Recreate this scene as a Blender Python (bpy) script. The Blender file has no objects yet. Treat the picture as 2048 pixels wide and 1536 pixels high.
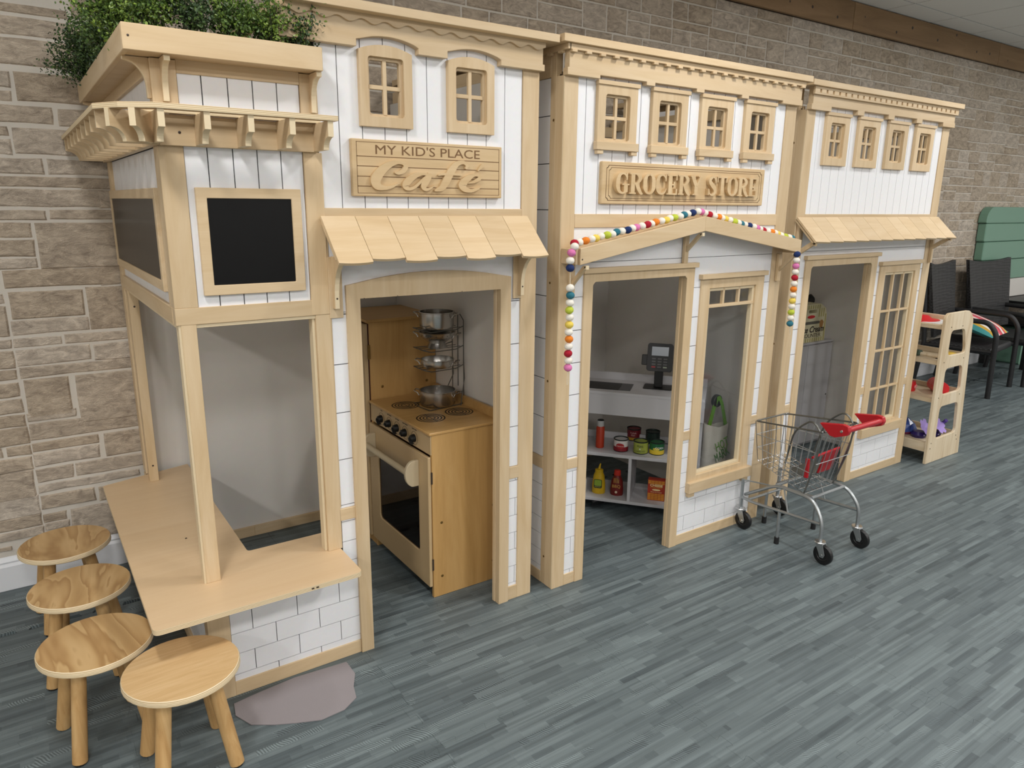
import bpy, bmesh, math, random
from mathutils import Vector, Matrix
from mathutils.geometry import tessellate_polygon
random.seed(7)
S = bpy.context.scene
COL = S.collection
# ---------------------------------------------------------------- camera, world, lights, exposure
cam_d = bpy.data.cameras.new('camera'); cam = bpy.data.objects.new('camera', cam_d); COL.objects.link(cam)
cam_d.sensor_width = 36; cam_d.lens = 1446.41 / 2048 * 36; cam_d.clip_start = .02
_R = ((.82684104, -.56234054, .01034439), (-.12801962, -.20608017, -.9701247), (.54767223, .80081464, -.24238616))
_m = Matrix(((_R[0][0], -_R[1][0], -_R[2][0], 0), (_R[0][1], -_R[1][1], -_R[2][1], 0), (_R[0][2], -_R[1][2], -_R[2][2], 1.6), (0, 0, 0, 1)))
cam.matrix_world = _m
S.camera = cam
CAMP = Vector((0, 0, 1.6))
def proj(p):
    d = Vector(p) - CAMP
    c = [sum(_R[i][k] * d[k] for k in range(3)) for i in range(3)]
    if c[2] < .05: return None
    return (1024 + 1446.41 * c[0] / c[2], 768 + 1446.41 * c[1] / c[2])
def unproj(u, v, axis, val):
    c = ((u - 1024) / 1446.41, (v - 768) / 1446.41, 1)
    d = Vector([sum(_R[i][k] * c[i] for i in range(3)) for k in range(3)])
    t = (val - CAMP[axis]) / d[axis]
    return CAMP + d * t
W = bpy.data.worlds.new('world'); S.world = W; W.use_nodes = True
W.node_tree.nodes['Background'].inputs[0].default_value = (.9, .93, 1, 1)
W.node_tree.nodes['Background'].inputs[1].default_value = .12
S.view_settings.view_transform = 'Standard'; S.view_settings.look = 'None'
S.view_settings.gamma = 1; S.view_settings.use_curve_mapping = False
S.view_settings.exposure = 0.48
CEIL = 3.07
def ceiling_lamp(x, y, power, sx=.26, sy=.42, col=(1, .98, .958)):
    d = bpy.data.lights.new('ceiling_panel_lamp', 'AREA'); d.shape = 'RECTANGLE'; d.size = sx; d.size_y = sy
    d.energy = power; d.color = col
    o = bpy.data.objects.new('ceiling_panel_lamp', d); COL.objects.link(o); o.location = (x, y, CEIL - .03)
for y, pw in ((1.2, 18), (-1.2, 27), (-3.6, 27)):
    for x in (-2.4, -.1, 2.35, 4.8, 7.25, 9.7):
        ceiling_lamp(x, y, pw)
# ---------------------------------------------------------------- materials
def lin(c):
    return tuple(((v / 255) / 12.92 if v <= 10 else ((v / 255 + .055) / 1.055) ** 2.4) for v in c) + (1,)
MATS = {}
def newmat(name):
    m = bpy.data.materials.new(name); m.use_nodes = True
    return m, m.node_tree, m.node_tree.nodes['Principled BSDF']
def N(nt, t, **kw):
    n = nt.nodes.new(t)
    for k, v in kw.items(): setattr(n, k, v)
    return n
def plain(name, rgb, rough=.5, metal=0, bump=0, bscale=200, spec=.5, coat=0):
    if name in MATS: return MATS[name]
    m, nt, b = newmat(name)
    b.inputs['Base Color'].default_value = lin(rgb); b.inputs['Roughness'].default_value = rough
    b.inputs['Metallic'].default_value = metal; b.inputs['Specular IOR Level'].default_value = spec
    b.inputs['Coat Weight'].default_value = coat
    tc = N(nt, 'ShaderNodeTexCoord'); no = N(nt, 'ShaderNodeTexNoise'); no.inputs['Scale'].default_value = bscale
    nt.links.new(tc.outputs['Object'], no.inputs['Vector'])
    hv = N(nt, 'ShaderNodeMix', data_type='RGBA', blend_type='MULTIPLY'); hv.inputs[0].default_value = .12
    hv.inputs[6].default_value = lin(rgb); nt.links.new(no.outputs['Color'], hv.inputs[7])
    hv.inputs[0].default_value = .06
    nt.links.new(hv.outputs[2], b.inputs['Base Color'])
    if bump:
        bp = N(nt, 'ShaderNodeBump'); bp.inputs['Strength'].default_value = bump; bp.inputs['Distance'].default_value = .002
        nt.links.new(no.outputs['Fac'], bp.inputs['Height']); nt.links.new(bp.outputs[0], b.inputs['Normal'])
    MATS[name] = m
    return m
def wood(name, axis, c1, c2, c3, scale=1, rough=.42, knots=0, var=.06, swirl=0.0):
    """grain along axis 0/1/2 of the local coordinates"""
    m, nt, b = newmat(name)
    tc = N(nt, 'ShaderNodeTexCoord'); oi = N(nt, 'ShaderNodeObjectInfo')
    off = N(nt, 'ShaderNodeVectorMath', operation='SCALE'); off.inputs[0].default_value = (7.3, 5.1, 9.7)
    nt.links.new(oi.outputs['Random'], off.inputs['Scale'])
    ad = N(nt, 'ShaderNodeVectorMath', operation='ADD'); nt.links.new(tc.outputs['Object'], ad.inputs[0]); nt.links.new(off.outputs[0], ad.inputs[1])
    mp = N(nt, 'ShaderNodeMapping'); sc = [14 * scale] * 3; sc[axis] = 1.6 * scale; mp.inputs['Scale'].default_value = sc
    nt.links.new(ad.outputs[0], mp.inputs['Vector'])
    n1 = N(nt, 'ShaderNodeTexNoise'); n1.inputs['Scale'].default_value = 1.4; n1.inputs['Detail'].default_value = 6
    n1.inputs['Roughness'].default_value = .6; n1.inputs['Distortion'].default_value = .9 + swirl
    nt.links.new(mp.outputs[0], n1.inputs['Vector'])
    cr = N(nt, 'ShaderNodeValToRGB'); e = cr.color_ramp.elements
    e[0].position = .3; e[0].color = lin(c1); e[1].position = .72; e[1].color = lin(c3)
    k = e.new(.5); k.color = lin(c2)
    nt.links.new(n1.outputs['Fac'], cr.inputs['Fac'])
    mp2 = N(nt, 'ShaderNodeMapping'); sc2 = [120 * scale] * 3; sc2[axis] = 6 * scale; mp2.inputs['Scale'].default_value = sc2
    nt.links.new(ad.outputs[0], mp2.inputs['Vector'])
    n2 = N(nt, 'ShaderNodeTexNoise'); n2.inputs['Scale'].default_value = 1; n2.inputs['Detail'].default_value = 2
    nt.links.new(mp2.outputs[0], n2.inputs['Vector'])
    mx = N(nt, 'ShaderNodeMix', data_type='RGBA', blend_type='OVERLAY'); mx.inputs[0].default_value = .05
    nt.links.new(cr.outputs[0], mx.inputs[6]); nt.links.new(n2.outputs['Fac'], mx.inputs[7])
    hs = N(nt, 'ShaderNodeHueSaturation')
    mr = N(nt, 'ShaderNodeMapRange'); mr.inputs['To Min'].default_value = 1 - var; mr.inputs['To Max'].default_value = 1 + var
    nt.links.new(oi.outputs['Random'], mr.inputs['Value']); nt.links.new(mr.outputs[0], hs.inputs['Value'])
    nt.links.new(mx.outputs[2], hs.inputs['Color']); nt.links.new(hs.outputs[0], b.inputs['Base Color'])
    b.inputs['Roughness'].default_value = rough; b.inputs['Specular IOR Level'].default_value = .4
    bp = N(nt, 'ShaderNodeBump'); bp.inputs['Strength'].default_value = .06; bp.inputs['Distance'].default_value = .001
    nt.links.new(n2.outputs['Fac'], bp.inputs['Height']); nt.links.new(bp.outputs[0], b.inputs['Normal'])
    MATS[name] = m
    return m
MA = ((200, 173, 134), (208, 183, 146), (214, 191, 157))
WX = wood('maple_grain_x', 0, *MA); WZ = wood('maple_grain_z', 2, *MA); WY = wood('maple_grain_y', 1, *MA)
WC = wood('counter_maple', 0, (210, 180, 141), (213, 184, 146), (217, 189, 152), scale=.5, rough=.36, var=.01)
WS = wood('sign_maple', 0, (198, 168, 124), (208, 180, 138), (216, 190, 150), var=.03)
ST = ((184, 142, 84), (196, 154, 95), (206, 165, 106))
SX = wood('stove_birch_x', 0, *ST, scale=.6, rough=.38, var=.03); SZ = wood('stove_birch_z', 2, *ST, scale=.6, rough=.38, var=.03)
PN = wood('pine_leg', 2, (178, 136, 84), (198, 158, 104), (212, 176, 124), rough=.5, scale=1.4)
SH = wood('shelf_pine', 2, (196, 172, 138), (216, 198, 168), (226, 212, 188), rough=.5, scale=.8)
BEAM = wood('beam_pine', 0, (128, 99, 68), (144, 114, 80), (160, 128, 94), rough=.6, scale=.5)
def swirl_top():
    m, nt, b = newmat('pine_swirl')
    tc = N(nt, 'ShaderNodeTexCoord'); oi = N(nt, 'ShaderNodeObjectInfo')
    off = N(nt, 'ShaderNodeVectorMath', operation='SCALE'); off.inputs[0].default_value = (31, 17, 3)
    nt.links.new(oi.outputs['Random'], off.inputs['Scale'])
    ad = N(nt, 'ShaderNodeVectorMath', operation='ADD'); nt.links.new(tc.outputs['Object'], ad.inputs[0]); nt.links.new(off.outputs[0], ad.inputs[1])
    mp = N(nt, 'ShaderNodeMapping'); mp.inputs['Scale'].default_value = (9, 2.2, 9); nt.links.new(ad.outputs[0], mp.inputs['Vector'])
    n1 = N(nt, 'ShaderNodeTexNoise'); n1.inputs['Scale'].default_value = 1; n1.inputs['Detail'].default_value = 3; n1.inputs['Distortion'].default_value = .5
    nt.links.new(mp.outputs[0], n1.inputs['Vector'])
    cr = N(nt, 'ShaderNodeValToRGB'); e = cr.color_ramp.elements
    e[0].position = .30; e[0].color = lin((174, 138, 90)); e[1].position = .8; e[1].color = lin((206, 172, 122))
    for p, c in ((.44, (190, 154, 104)), (.475, (200, 166, 116)), (.49, (168, 130, 82)), (.56, (194, 158, 108)), (.62, (206, 172, 122)), (.635, (174, 136, 86)), (.7, (196, 160, 110))):
        k = e.new(p); k.color = lin(c)
    nt.links.new(n1.outputs['Fac'], cr.inputs['Fac']); nt.links.new(cr.outputs[0], b.inputs['Base Color'])
    b.inputs['Roughness'].default_value = .38
    MATS['swirl'] = m
    return m
SWIRL = swirl_top()
FIGURED = wood('figured_birch', 0, (198, 162, 114), (207, 173, 125), (215, 183, 138), scale=1.6, swirl=1.2, var=.02)
def ply():
    m, nt, b = newmat('plywood_edge')
    tc = N(nt, 'ShaderNodeTexCoord'); sp = N(nt, 'ShaderNodeSeparateXYZ'); nt.links.new(tc.outputs['Object'], sp.inputs[0])
    w = N(nt, 'ShaderNodeMath', operation='SINE'); mu = N(nt, 'ShaderNodeMath', operation='MULTIPLY'); mu.inputs[1].default_value = 1500
    nt.links.new(sp.outputs['Z'], mu.inputs[0]); nt.links.new(mu.outputs[0], w.inputs[0])
    cr = N(nt, 'ShaderNodeValToRGB'); cr.color_ramp.elements[0].color = lin((186, 160, 118)); cr.color_ramp.elements[1].color = lin((232, 214, 180))
    cr.color_ramp.elements[0].position = .1; cr.color_ramp.elements[1].position = .6
    mr = N(nt, 'ShaderNodeMapRange'); mr.inputs['From Min'].default_value = -1; nt.links.new(w.outputs[0], mr.inputs['Value']); nt.links.new(mr.outputs[0], cr.inputs['Fac'])
    nt.links.new(cr.outputs[0], b.inputs['Base Color']); b.inputs['Roughness'].default_value = .6
    MATS['ply'] = m
    return m
PLY = ply()
PLYP = plain('plywood_pale_edge', (226, 207, 172), .6)
WHITE = plain('white_laminate', (238, 238, 240), .32, bump=.02, bscale=60)
GROOVE = plain('groove_grey', (62, 62, 66), .8)
INWH = plain('interior_white', (226, 221, 214), .5, bump=.03, bscale=30)
BASEW = plain('baseboard_white', (232, 234, 238), .4)
BLACKB = plain('chalkboard_black', (7, 7, 8), .3, spec=.3)
CHROME = plain('chrome_steel', (205, 205, 205), .25, 1)
STEEL = plain('brushed_steel', (190, 187, 182), .27, 1, bump=.05, bscale=90)
ZINC = plain('zinc_tube', (176, 180, 182), .36, .9)
WIRE = plain('dark_wire', (120, 120, 116), .35, .9)
BLACK = plain('black_plastic', (18, 18, 19), .4)
RUBBER = plain('rubber', (22, 22, 23), .7)
RED = plain('red_plastic', (178, 22, 34), .3)
REDBR = plain('red_bright', (205, 35, 40), .35)
SCREW = plain('dark_screw', (58, 44, 34), .5)
BRASS = plain('brass_screw', (150, 120, 70), .35, .9)
MELA = plain('white_melamine', (208, 206, 208), .4)
CARVE = plain('carved_brown', (120, 88, 54), .7)
CREAM = plain('cream_handle', (205, 188, 156), .5)
OVENFR = plain('stove_face', (196, 168, 126), .45)
def stone_mat():
    m, nt, b = newmat('ashlar_stone')
    tc = N(nt, 'ShaderNodeNewGeometry'); oi = N(nt, 'ShaderNodeObjectInfo')
    mp = N(nt, 'ShaderNodeMapping'); mp.inputs['Scale'].default_value = (14, 14, 30); nt.links.new(tc.outputs['Position'], mp.inputs['Vector'])
    n1 = N(nt, 'ShaderNodeTexNoise'); n1.inputs['Scale'].default_value = 1; n1.inputs['Detail'].default_value = 8; n1.inputs['Roughness'].default_value = .65; n1.inputs['Distortion'].default_value = 1.2
    nt.links.new(mp.outputs[0], n1.inputs['Vector'])
    cr = N(nt, 'ShaderNodeValToRGB'); e = cr.color_ramp.elements
    e[0].position = .28; e[0].color = lin((150, 134, 116)); e[1].position = .74; e[1].color = lin((226, 208, 184)); k = e.new(.5); k.color = lin((192, 174, 152))
    nt.links.new(n1.outputs['Fac'], cr.inputs['Fac'])
    at = N(nt, 'ShaderNodeAttribute'); at.attribute_name = 'tone'
    hs = N(nt, 'ShaderNodeHueSaturation'); mr = N(nt, 'ShaderNodeMapRange'); mr.inputs['To Min'].default_value = .88; mr.inputs['To Max'].default_value = 1.09
    nt.links.new(at.outputs['Fac'], mr.inputs['Value']); nt.links.new(mr.outputs[0], hs.inputs['Value'])
    ms = N(nt, 'ShaderNodeMapRange'); ms.inputs['To Min'].default_value = 1.0; ms.inputs['To Max'].default_value = .72
    nt.links.new(at.outputs['Fac'], ms.inputs['Value']); nt.links.new(ms.outputs[0], hs.inputs['Saturation'])
    nt.links.new(cr.outputs[0], hs.inputs['Color']); nt.links.new(hs.outputs[0], b.inputs['Base Color'])
    n2 = N(nt, 'ShaderNodeTexNoise'); n2.inputs['Scale'].default_value = 5; n2.inputs['Detail'].default_value = 6; n2.inputs['Distortion'].default_value = 2.5
    nt.links.new(mp.outputs[0], n2.inputs['Vector'])
    bp = N(nt, 'ShaderNodeBump'); bp.inputs['Strength'].default_value = .9; bp.inputs['Distance'].default_value = .006
    nt.links.new(n2.outputs['Fac'], bp.inputs['Height']); nt.links.new(bp.outputs[0], b.inputs['Normal'])
    b.inputs['Roughness'].default_value = .75
    return m
STONE = stone_mat()
MORTAR = plain('mortar', (208, 201, 190), .85, bump=.2, bscale=120)
def mat_floor():
    m, nt, b = newmat('wood_print_foam')
    g = N(nt, 'ShaderNodeNewGeometry')
    def brick(w, h, off, c1, c2):
        mp = N(nt, 'ShaderNodeMapping'); mp.inputs['Location'].default_value = off; nt.links.new(g.outputs['Position'], mp.inputs['Vector'])
        k = N(nt, 'ShaderNodeTexBrick'); k.inputs['Scale'].default_value = 1; k.inputs['Mortar Size'].default_value = 0
        k.inputs['Brick Width'].default_value = w; k.inputs['Row Height'].default_value = h; k.offset = .37; k.offset_frequency = 3; k.squash = .6; k.squash_frequency = 2
        k.inputs['Color1'].default_value = c1; k.inputs['Color2'].default_value = c2; k.inputs['Bias'].default_value = 0
        nt.links.new(mp.outputs[0], k.inputs['Vector'])
        return k
    b1 = brick(.33, .0235, (.1, .01, 0), lin((69, 78, 82)), lin((113, 124, 126)))
    b2 = brick(.21, .0235, (.35, .010, 0), lin((82, 91, 94)), lin((109, 120, 122)))
    mx = N(nt, 'ShaderNodeMix', data_type='RGBA'); mx.inputs[0].default_value = .42
    nt.links.new(b1.outputs[0], mx.inputs[6]); nt.links.new(b2.outputs[0], mx.inputs[7])
    mp = N(nt, 'ShaderNodeMapping'); mp.inputs['Scale'].default_value = (1.6, 60, 1); nt.links.new(g.outputs['Position'], mp.inputs['Vector'])
    n1 = N(nt, 'ShaderNodeTexNoise'); n1.inputs['Scale'].default_value = 1; n1.inputs['Detail'].default_value = 5; n1.inputs['Distortion'].default_value = .6
    nt.links.new(mp.outputs[0], n1.inputs['Vector'])
    cr = N(nt, 'ShaderNodeValToRGB'); cr.color_ramp.elements[0].position = .3; cr.color_ramp.elements[0].color = (.25, .26, .26, 1); cr.color_ramp.elements[1].position = .7; cr.color_ramp.elements[1].color = (.74, .74, .74, 1)
    nt.links.new(n1.outputs['Fac'], cr.inputs['Fac'])
    ov = N(nt, 'ShaderNodeMix', data_type='RGBA', blend_type='OVERLAY'); ov.inputs[0].default_value = .5
    nt.links.new(mx.outputs[2], ov.inputs[6]); nt.links.new(cr.outputs[0], ov.inputs[7])
    # cathedral grain flecks
    mw = N(nt, 'ShaderNodeMapping'); mw.inputs['Rotation'].default_value = (0, 0, math.radians(-28)); nt.links.new(g.outputs['Position'], mw.inputs['Vector'])
    wv = N(nt, 'ShaderNodeTexWave'); wv.inputs['Scale'].default_value = 42; wv.inputs['Distortion'].default_value = 12; wv.inputs['Detail'].default_value = 1; wv.inputs['Detail Scale'].default_value = .35
    nt.links.new(mw.outputs[0], wv.inputs['Vector'])
    b3 = brick(.17, .0235, (.1, .01, 0), (0, 0, 0, 1), (1, 1, 1, 1))
    mk = N(nt, 'ShaderNodeMapRange'); mk.inputs['From Min'].default_value = .84; mk.inputs['From Max'].default_value = .9; mk.inputs['To Max'].default_value = .42
    nt.links.new(b3.outputs[0], mk.inputs['Value'])
    o2 = N(nt, 'ShaderNodeMix', data_type='RGBA', blend_type='OVERLAY'); nt.links.new(mk.outputs[0], o2.inputs[0])
    nt.links.new(ov.outputs[2], o2.inputs[6]); nt.links.new(wv.outputs['Color'], o2.inputs[7])
    nt.links.new(o2.outputs[2], b.inputs['Base Color'])
    b.inputs['Roughness'].default_value = .5; b.inputs['Specular IOR Level'].default_value = .4
    n4 = N(nt, 'ShaderNodeTexNoise'); n4.inputs['Scale'].default_value = 320; nt.links.new(g.outputs['Position'], n4.inputs['Vector'])
    bp = N(nt, 'ShaderNodeBump'); bp.inputs['Strength'].default_value = .25; bp.inputs['Distance'].default_value = .001
    nt.links.new(n4.outputs['Fac'], bp.inputs['Height']); nt.links.new(bp.outputs[0], b.inputs['Normal'])
    return m
FLOORM = mat_floor()
def glass_mat(name, tint=(1, 1, 1, 1), gl=.5):
    m, nt, b = newmat(name); out = nt.nodes['Material Output']
    tr = N(nt, 'ShaderNodeBsdfTransparent'); tr.inputs[0].default_value = tint
    gs = N(nt, 'ShaderNodeBsdfGlossy'); gs.inputs['Roughness'].default_value = .03
    fr = N(nt, 'ShaderNodeLayerWeight'); fr.inputs['Blend'].default_value = .5
    pw = N(nt, 'ShaderNodeMath', operation='POWER'); pw.inputs[1].default_value = 4; nt.links.new(fr.outputs['Facing'], pw.inputs[0])
    mu = N(nt, 'ShaderNodeMath', operation='MULTIPLY_ADD'); mu.inputs[1].default_value = gl; mu.inputs[2].default_value = .03; nt.links.new(pw.outputs[0], mu.inputs[0])
    mx = N(nt, 'ShaderNodeMixShader'); nt.links.new(mu.outputs[0], mx.inputs[0]); nt.links.new(tr.outputs[0], mx.inputs[1]); nt.links.new(gs.outputs[0], mx.inputs[2])
    nt.links.new(mx.outputs[0], out.inputs['Surface'])
    return m
GLASS = glass_mat('acrylic_pane', (.93, .94, .95, 1)); OVENGL = glass_mat('oven_acrylic', (.32, .22, .16, 1), .6)
def leaf_mat(name, c1, c2):
    m, nt, b = newmat(name)
    g = N(nt, 'ShaderNodeNewGeometry'); n = N(nt, 'ShaderNodeTexNoise'); n.inputs['Scale'].default_value = 40; nt.links.new(g.outputs['Position'], n.inputs['Vector'])
    cr = N(nt, 'ShaderNodeValToRGB'); cr.color_ramp.elements[0].position = .35; cr.color_ramp.elements[1].position = .65
    cr.color_ramp.elements[0].color = lin(c1); cr.color_ramp.elements[1].color = lin(c2)
    nt.links.new(n.outputs['Fac'], cr.inputs['Fac']); nt.links.new(cr.outputs[0], b.inputs['Base Color'])
    b.inputs['Roughness'].default_value = .42
    b.inputs['Subsurface Weight'].default_value = 0
    return m
LEAFB = leaf_mat('leaf_bright', (72, 100, 34), (132, 156, 66)); LEAFM = leaf_mat('leaf_mid', (52, 78, 34), (96, 122, 56)); LEAFD = leaf_mat('leaf_dark', (34, 52, 28), (64, 88, 46))
STEM = plain('plant_stem', (52, 60, 30), .7)
# ---------------------------------------------------------------- builders
ORG = {}
class MB:
    def __init__(s): s.v = []; s.f = []; s.m = []
    def add(s, vs, fs, mi=0):
        o = len(s.v); s.v += [tuple(p) for p in vs]; s.f += [tuple(o + i for i in f) for f in fs]; s.m += [mi] * len(fs); return s
    def box(s, x0, y0, z0, x1, y1, z1, mi=0):
        return s.add([(x0, y0, z0), (x1, y0, z0), (x1, y1, z0), (x0, y1, z0), (x0, y0, z1), (x1, y0, z1), (x1, y1, z1), (x0, y1, z1)],
                     [(0, 3, 2, 1), (4, 5, 6, 7), (0, 1, 5, 4), (1, 2, 6, 5), (2, 3, 7, 6), (3, 0, 4, 7)], mi)
    def prism(s, poly, axis, a, b, mi=0, mside=None, holes=()):
        """poly in the two other axes (axis 0:(y,z) 1:(x,z) 2:(x,y)); extruded a..b"""
        def P(p, t):
            return (t, p[0], p[1]) if axis == 0 else ((p[0], t, p[1]) if axis == 1 else (p[0], p[1], t))
        loops = [list(poly)] + [list(h) for h in holes]
        flat = [p for l in loops for p in l]; n = len(flat)
        tr = tessellate_polygon([[Vector((p[0], p[1], 0)) for p in l] for l in loops])
        base = [P(p, a) for p in flat] + [P(p, b) for p in flat]
        fs = []
        for t in tr:
            A, B_, C = [flat[i] for i in t]
            ccw = (B_[0] - A[0]) * (C[1] - A[1]) - (B_[1] - A[1]) * (C[0] - A[0]) > 0
            t = tuple(t) if ccw else tuple(reversed(t))
            up = (axis != 1) ^ (b < a)
            fs.append(tuple(reversed(t)) if up else t); fs.append(tuple(n + i for i in (t if up else reversed(t))))
        s.add(base, fs, mi)
        o = 0; sf = []
        for li, l in enumerate(loops):
            k = len(l); area = sum(l[i][0] * l[(i + 1) % k][1] - l[(i + 1) % k][0] * l[i][1] for i in range(k))
            fw = (area > 0) ^ (li > 0) ^ (axis == 1) ^ (b < a)
            for i in range(k):
                j = (i + 1) % k; q = (o + i, o + j, n + o + j, n + o + i); sf.append(q if fw else tuple(reversed(q)))
            o += k
        # side faces reuse the vertices just added
        st = len(s.v) - 2 * n
        s.f += [tuple(st + i for i in f) for f in sf]; s.m += [mi if mside is None else mside] * len(sf)
        return s
    def tube(s, pts, r, n=8, closed=False, mi=0, cap=True):
        pts = [Vector(p) for p in pts]; k = len(pts); rs = r if isinstance(r, (list, tuple)) else [r] * k
        vs = []; up = None
        for i in range(k):
            if closed: d = pts[(i + 1) % k] - pts[i - 1]
            else: d = pts[min(i + 1, k - 1)] - pts[max(i - 1, 0)]
            d.normalize()
            if up is None: up = d.orthogonal().normalized()
            else:
                up = up - d * up.dot(d)
                up = up.normalized() if up.length > 1e-6 else d.orthogonal().normalized()
            w = d.cross(up)
            for j in range(n):
                a = 2 * math.pi * j / n; vs.append(pts[i] + (up * math.cos(a) + w * math.sin(a)) * rs[i])
        fs = []
        for i in range(k if closed else k - 1):
            for j in range(n):
                a, b = i * n + j, i * n + (j + 1) % n; c, e = ((i + 1) % k) * n + (j + 1) % n, ((i + 1) % k) * n + j
                fs.append((a, b, c, e))
        if not closed and cap: fs += [tuple(reversed(range(n))), tuple(range((k - 1) * n, k * n))]
        return s.add(vs, fs, mi)
    def lathe(s, prof, c=(0, 0, 0), n=24, axis=2, mi=0, mis=None, sx=1, sy=1, cap=True):
        vs = []
        for r, h in prof:
            for j in range(n):
                a = 2 * math.pi * j / n; x, y = r * math.cos(a) * sx, r * math.sin(a) * sy
                p = (x, y, h) if axis == 2 else ((h, x, y) if axis == 0 else (y, h, x))
                vs.append((p[0] + c[0], p[1] + c[1], p[2] + c[2]))
        o = len(s.v); s.v += vs
        for i in range(len(prof) - 1):
            for j in range(n):
                s.f.append((o + i * n + j, o + i * n + (j + 1) % n, o + (i + 1) * n + (j + 1) % n, o + (i + 1) * n + j)); s.m.append(mis[i] if mis else mi)
        if cap and prof[0][0] > 1e-5: s.f.append(tuple(o + j for j in reversed(range(n)))); s.m.append(mis[0] if mis else mi)
        if cap and prof[-1][0] > 1e-5: s.f.append(tuple(o + (len(prof) - 1) * n + j for j in range(n))); s.m.append(mis[-1] if mis else mi)
        return s
    def ribbon(s, pts, T, y0, y1, mi=0, sub=6):
        """variable width stroke: pts (x,z,w) catmull-rom; T maps (x,z)->(x,z); extruded y0..y1"""
        P = [pts[0]] + list(pts) + [pts[-1]]; out = []
        for i in range(1, len(P) - 2):
            for q in range(sub):
                t = q / sub
                out.append([.5 * (2 * P[i][k] + (P[i + 1][k] - P[i - 1][k]) * t + (2 * P[i - 1][k] - 5 * P[i][k] + 4 * P[i + 1][k] - P[i + 2][k]) * t * t + (3 * P[i][k] - P[i - 1][k] - 3 * P[i + 1][k] + P[i + 2][k]) * t ** 3) for k in range(3)])
        out.append(list(pts[-1])); k = len(out); vs = []
        for i in range(k):
            a, b = out[max(0, i - 1)], out[min(k - 1, i + 1)]; dx, dz = b[0] - a[0], b[1] - a[1]; l = math.hypot(dx, dz) or 1
            nx, nz = -dz / l * out[i][2] / 2, dx / l * out[i][2] / 2
            for sx in (1, -1):
                q = T((out[i][0] + sx * nx, out[i][1] + sx * nz)); vs += [(q[0], y0, q[1]), (q[0], y1, q[1])]
        fs = []
        for i in range(k - 1):
            a = i * 4; b = a + 4
            fs += [(a, a + 2, b + 2, b), (a + 1, b + 1, b + 3, a + 3), (a, b, b + 1, a + 1), (a + 2, a + 3, b + 3, b + 2)]
        fs += [(0, 1, 3, 2), ((k - 1) * 4, (k - 1) * 4 + 2, (k - 1) * 4 + 3, (k - 1) * 4 + 1)]
        return s.add(vs, fs, mi)
    def mesh(s, name, mats, org=(0, 0, 0), smooth=False):
        me = bpy.data.meshes.new(name)
        me.from_pydata([(v[0] - org[0], v[1] - org[1], v[2] - org[2]) for v in s.v], [], s.f)
        for m in (mats if isinstance(mats, (list, tuple)) else [mats]): me.materials.append(m)
        if any(s.m): me.polygons.foreach_set('material_index', s.m)
        if smooth:
            me.polygons.foreach_set('use_smooth', [True] * len(me.polygons)); me.set_sharp_from_angle(angle=math.radians(38))
        me.update()
        return me
    def build(s, name, mats, parent=None, bev=0, smooth=False, org=None):
        og = ORG[parent.name] if parent else (org or (0, 0, 0))
        me = s.mesh(name, mats, og, smooth)
        o = link(me, name, parent)
        if not parent and org: o.location = org
        if bev:
            b = o.modifiers.new('edge', 'BEVEL'); b.width = bev; b.segments = 1; b.limit_method = 'ANGLE'; b.angle_limit = .6
        return o
def link(me, name, parent=None, loc=None, rot=None, bev=0):
    o = bpy.data.objects.new(name, me); COL.objects.link(o)
    if parent:
        o.parent = parent; ORG[o.name] = ORG[parent.name]
        if loc: o.location = Vector(loc) - Vector(ORG[parent.name])
    elif loc: o.location = loc
    if rot: o.rotation_euler = rot
    if bev:
        b = o.modifiers.new('edge', 'BEVEL'); b.width = bev; b.segments = 1; b.limit_method = 'ANGLE'; b.angle_limit = .6
    return o
def thing(name, label, cat, loc=(0, 0, 0), rz=0, group=None, local=False):
    o = bpy.data.objects.new(name, None); COL.objects.link(o); o.location = loc; o.rotation_euler = (0, 0, rz); o.empty_display_size = .05
    ORG[o.name] = (0, 0, 0) if local else tuple(loc)
    tag(o, label, cat, group)
    return o
def tag(o, label, cat, group=None):
    o['label'] = label; o['category'] = cat
    if group: o['group'] = group
    return o
def struct(o, label=None):
    o['kind'] = 'structure'
    if label: o['label'] = label
    ORG.setdefault(o.name, (0, 0, 0))
    return o
def bx(name, mat, par, x0, y0, z0, x1, y1, z1, bev=.0012):
    return MB().box(x0, y0, z0, x1, y1, z1).build(name, mat, par, bev)
def copy_tree(o, parent=None):
    c = o.copy(); COL.objects.link(c)
    if parent: c.parent = parent
    ORG[c.name] = ORG.get(o.name, (0, 0, 0))
    for ch in list(o.children): copy_tree(ch, c)
    return c
def loose(me, name, parent):
    """every connected letter of a text mesh becomes a part of its own"""
    n = len(me.vertices); up = list(range(n))
    key = {}
    def find(i):
        while up[i] != i: up[i] = up[up[i]]; i = up[i]
        return i
    for v in me.vertices:
        k = tuple(round(c, 6) for c in v.co)
        if k in key: up[find(v.index)] = find(key[k])
        else: key[k] = v.index
    for p in me.polygons:
        for i in p.vertices[1:]: up[find(i)] = find(p.vertices[0])
    groups = {}
    for p in me.polygons: groups.setdefault(find(p.vertices[0]), []).append(p)
    for ps in groups.values():
        ids = sorted({i for p in ps for i in p.vertices}); mp = {i: k for k, i in enumerate(ids)}
        m = bpy.data.meshes.new(name); m.from_pydata([me.vertices[i].co[:] for i in ids], [], [[mp[i] for i in p.vertices] for p in ps]); m.materials.append(me.materials[0])
        link(m, name, parent)
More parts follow.
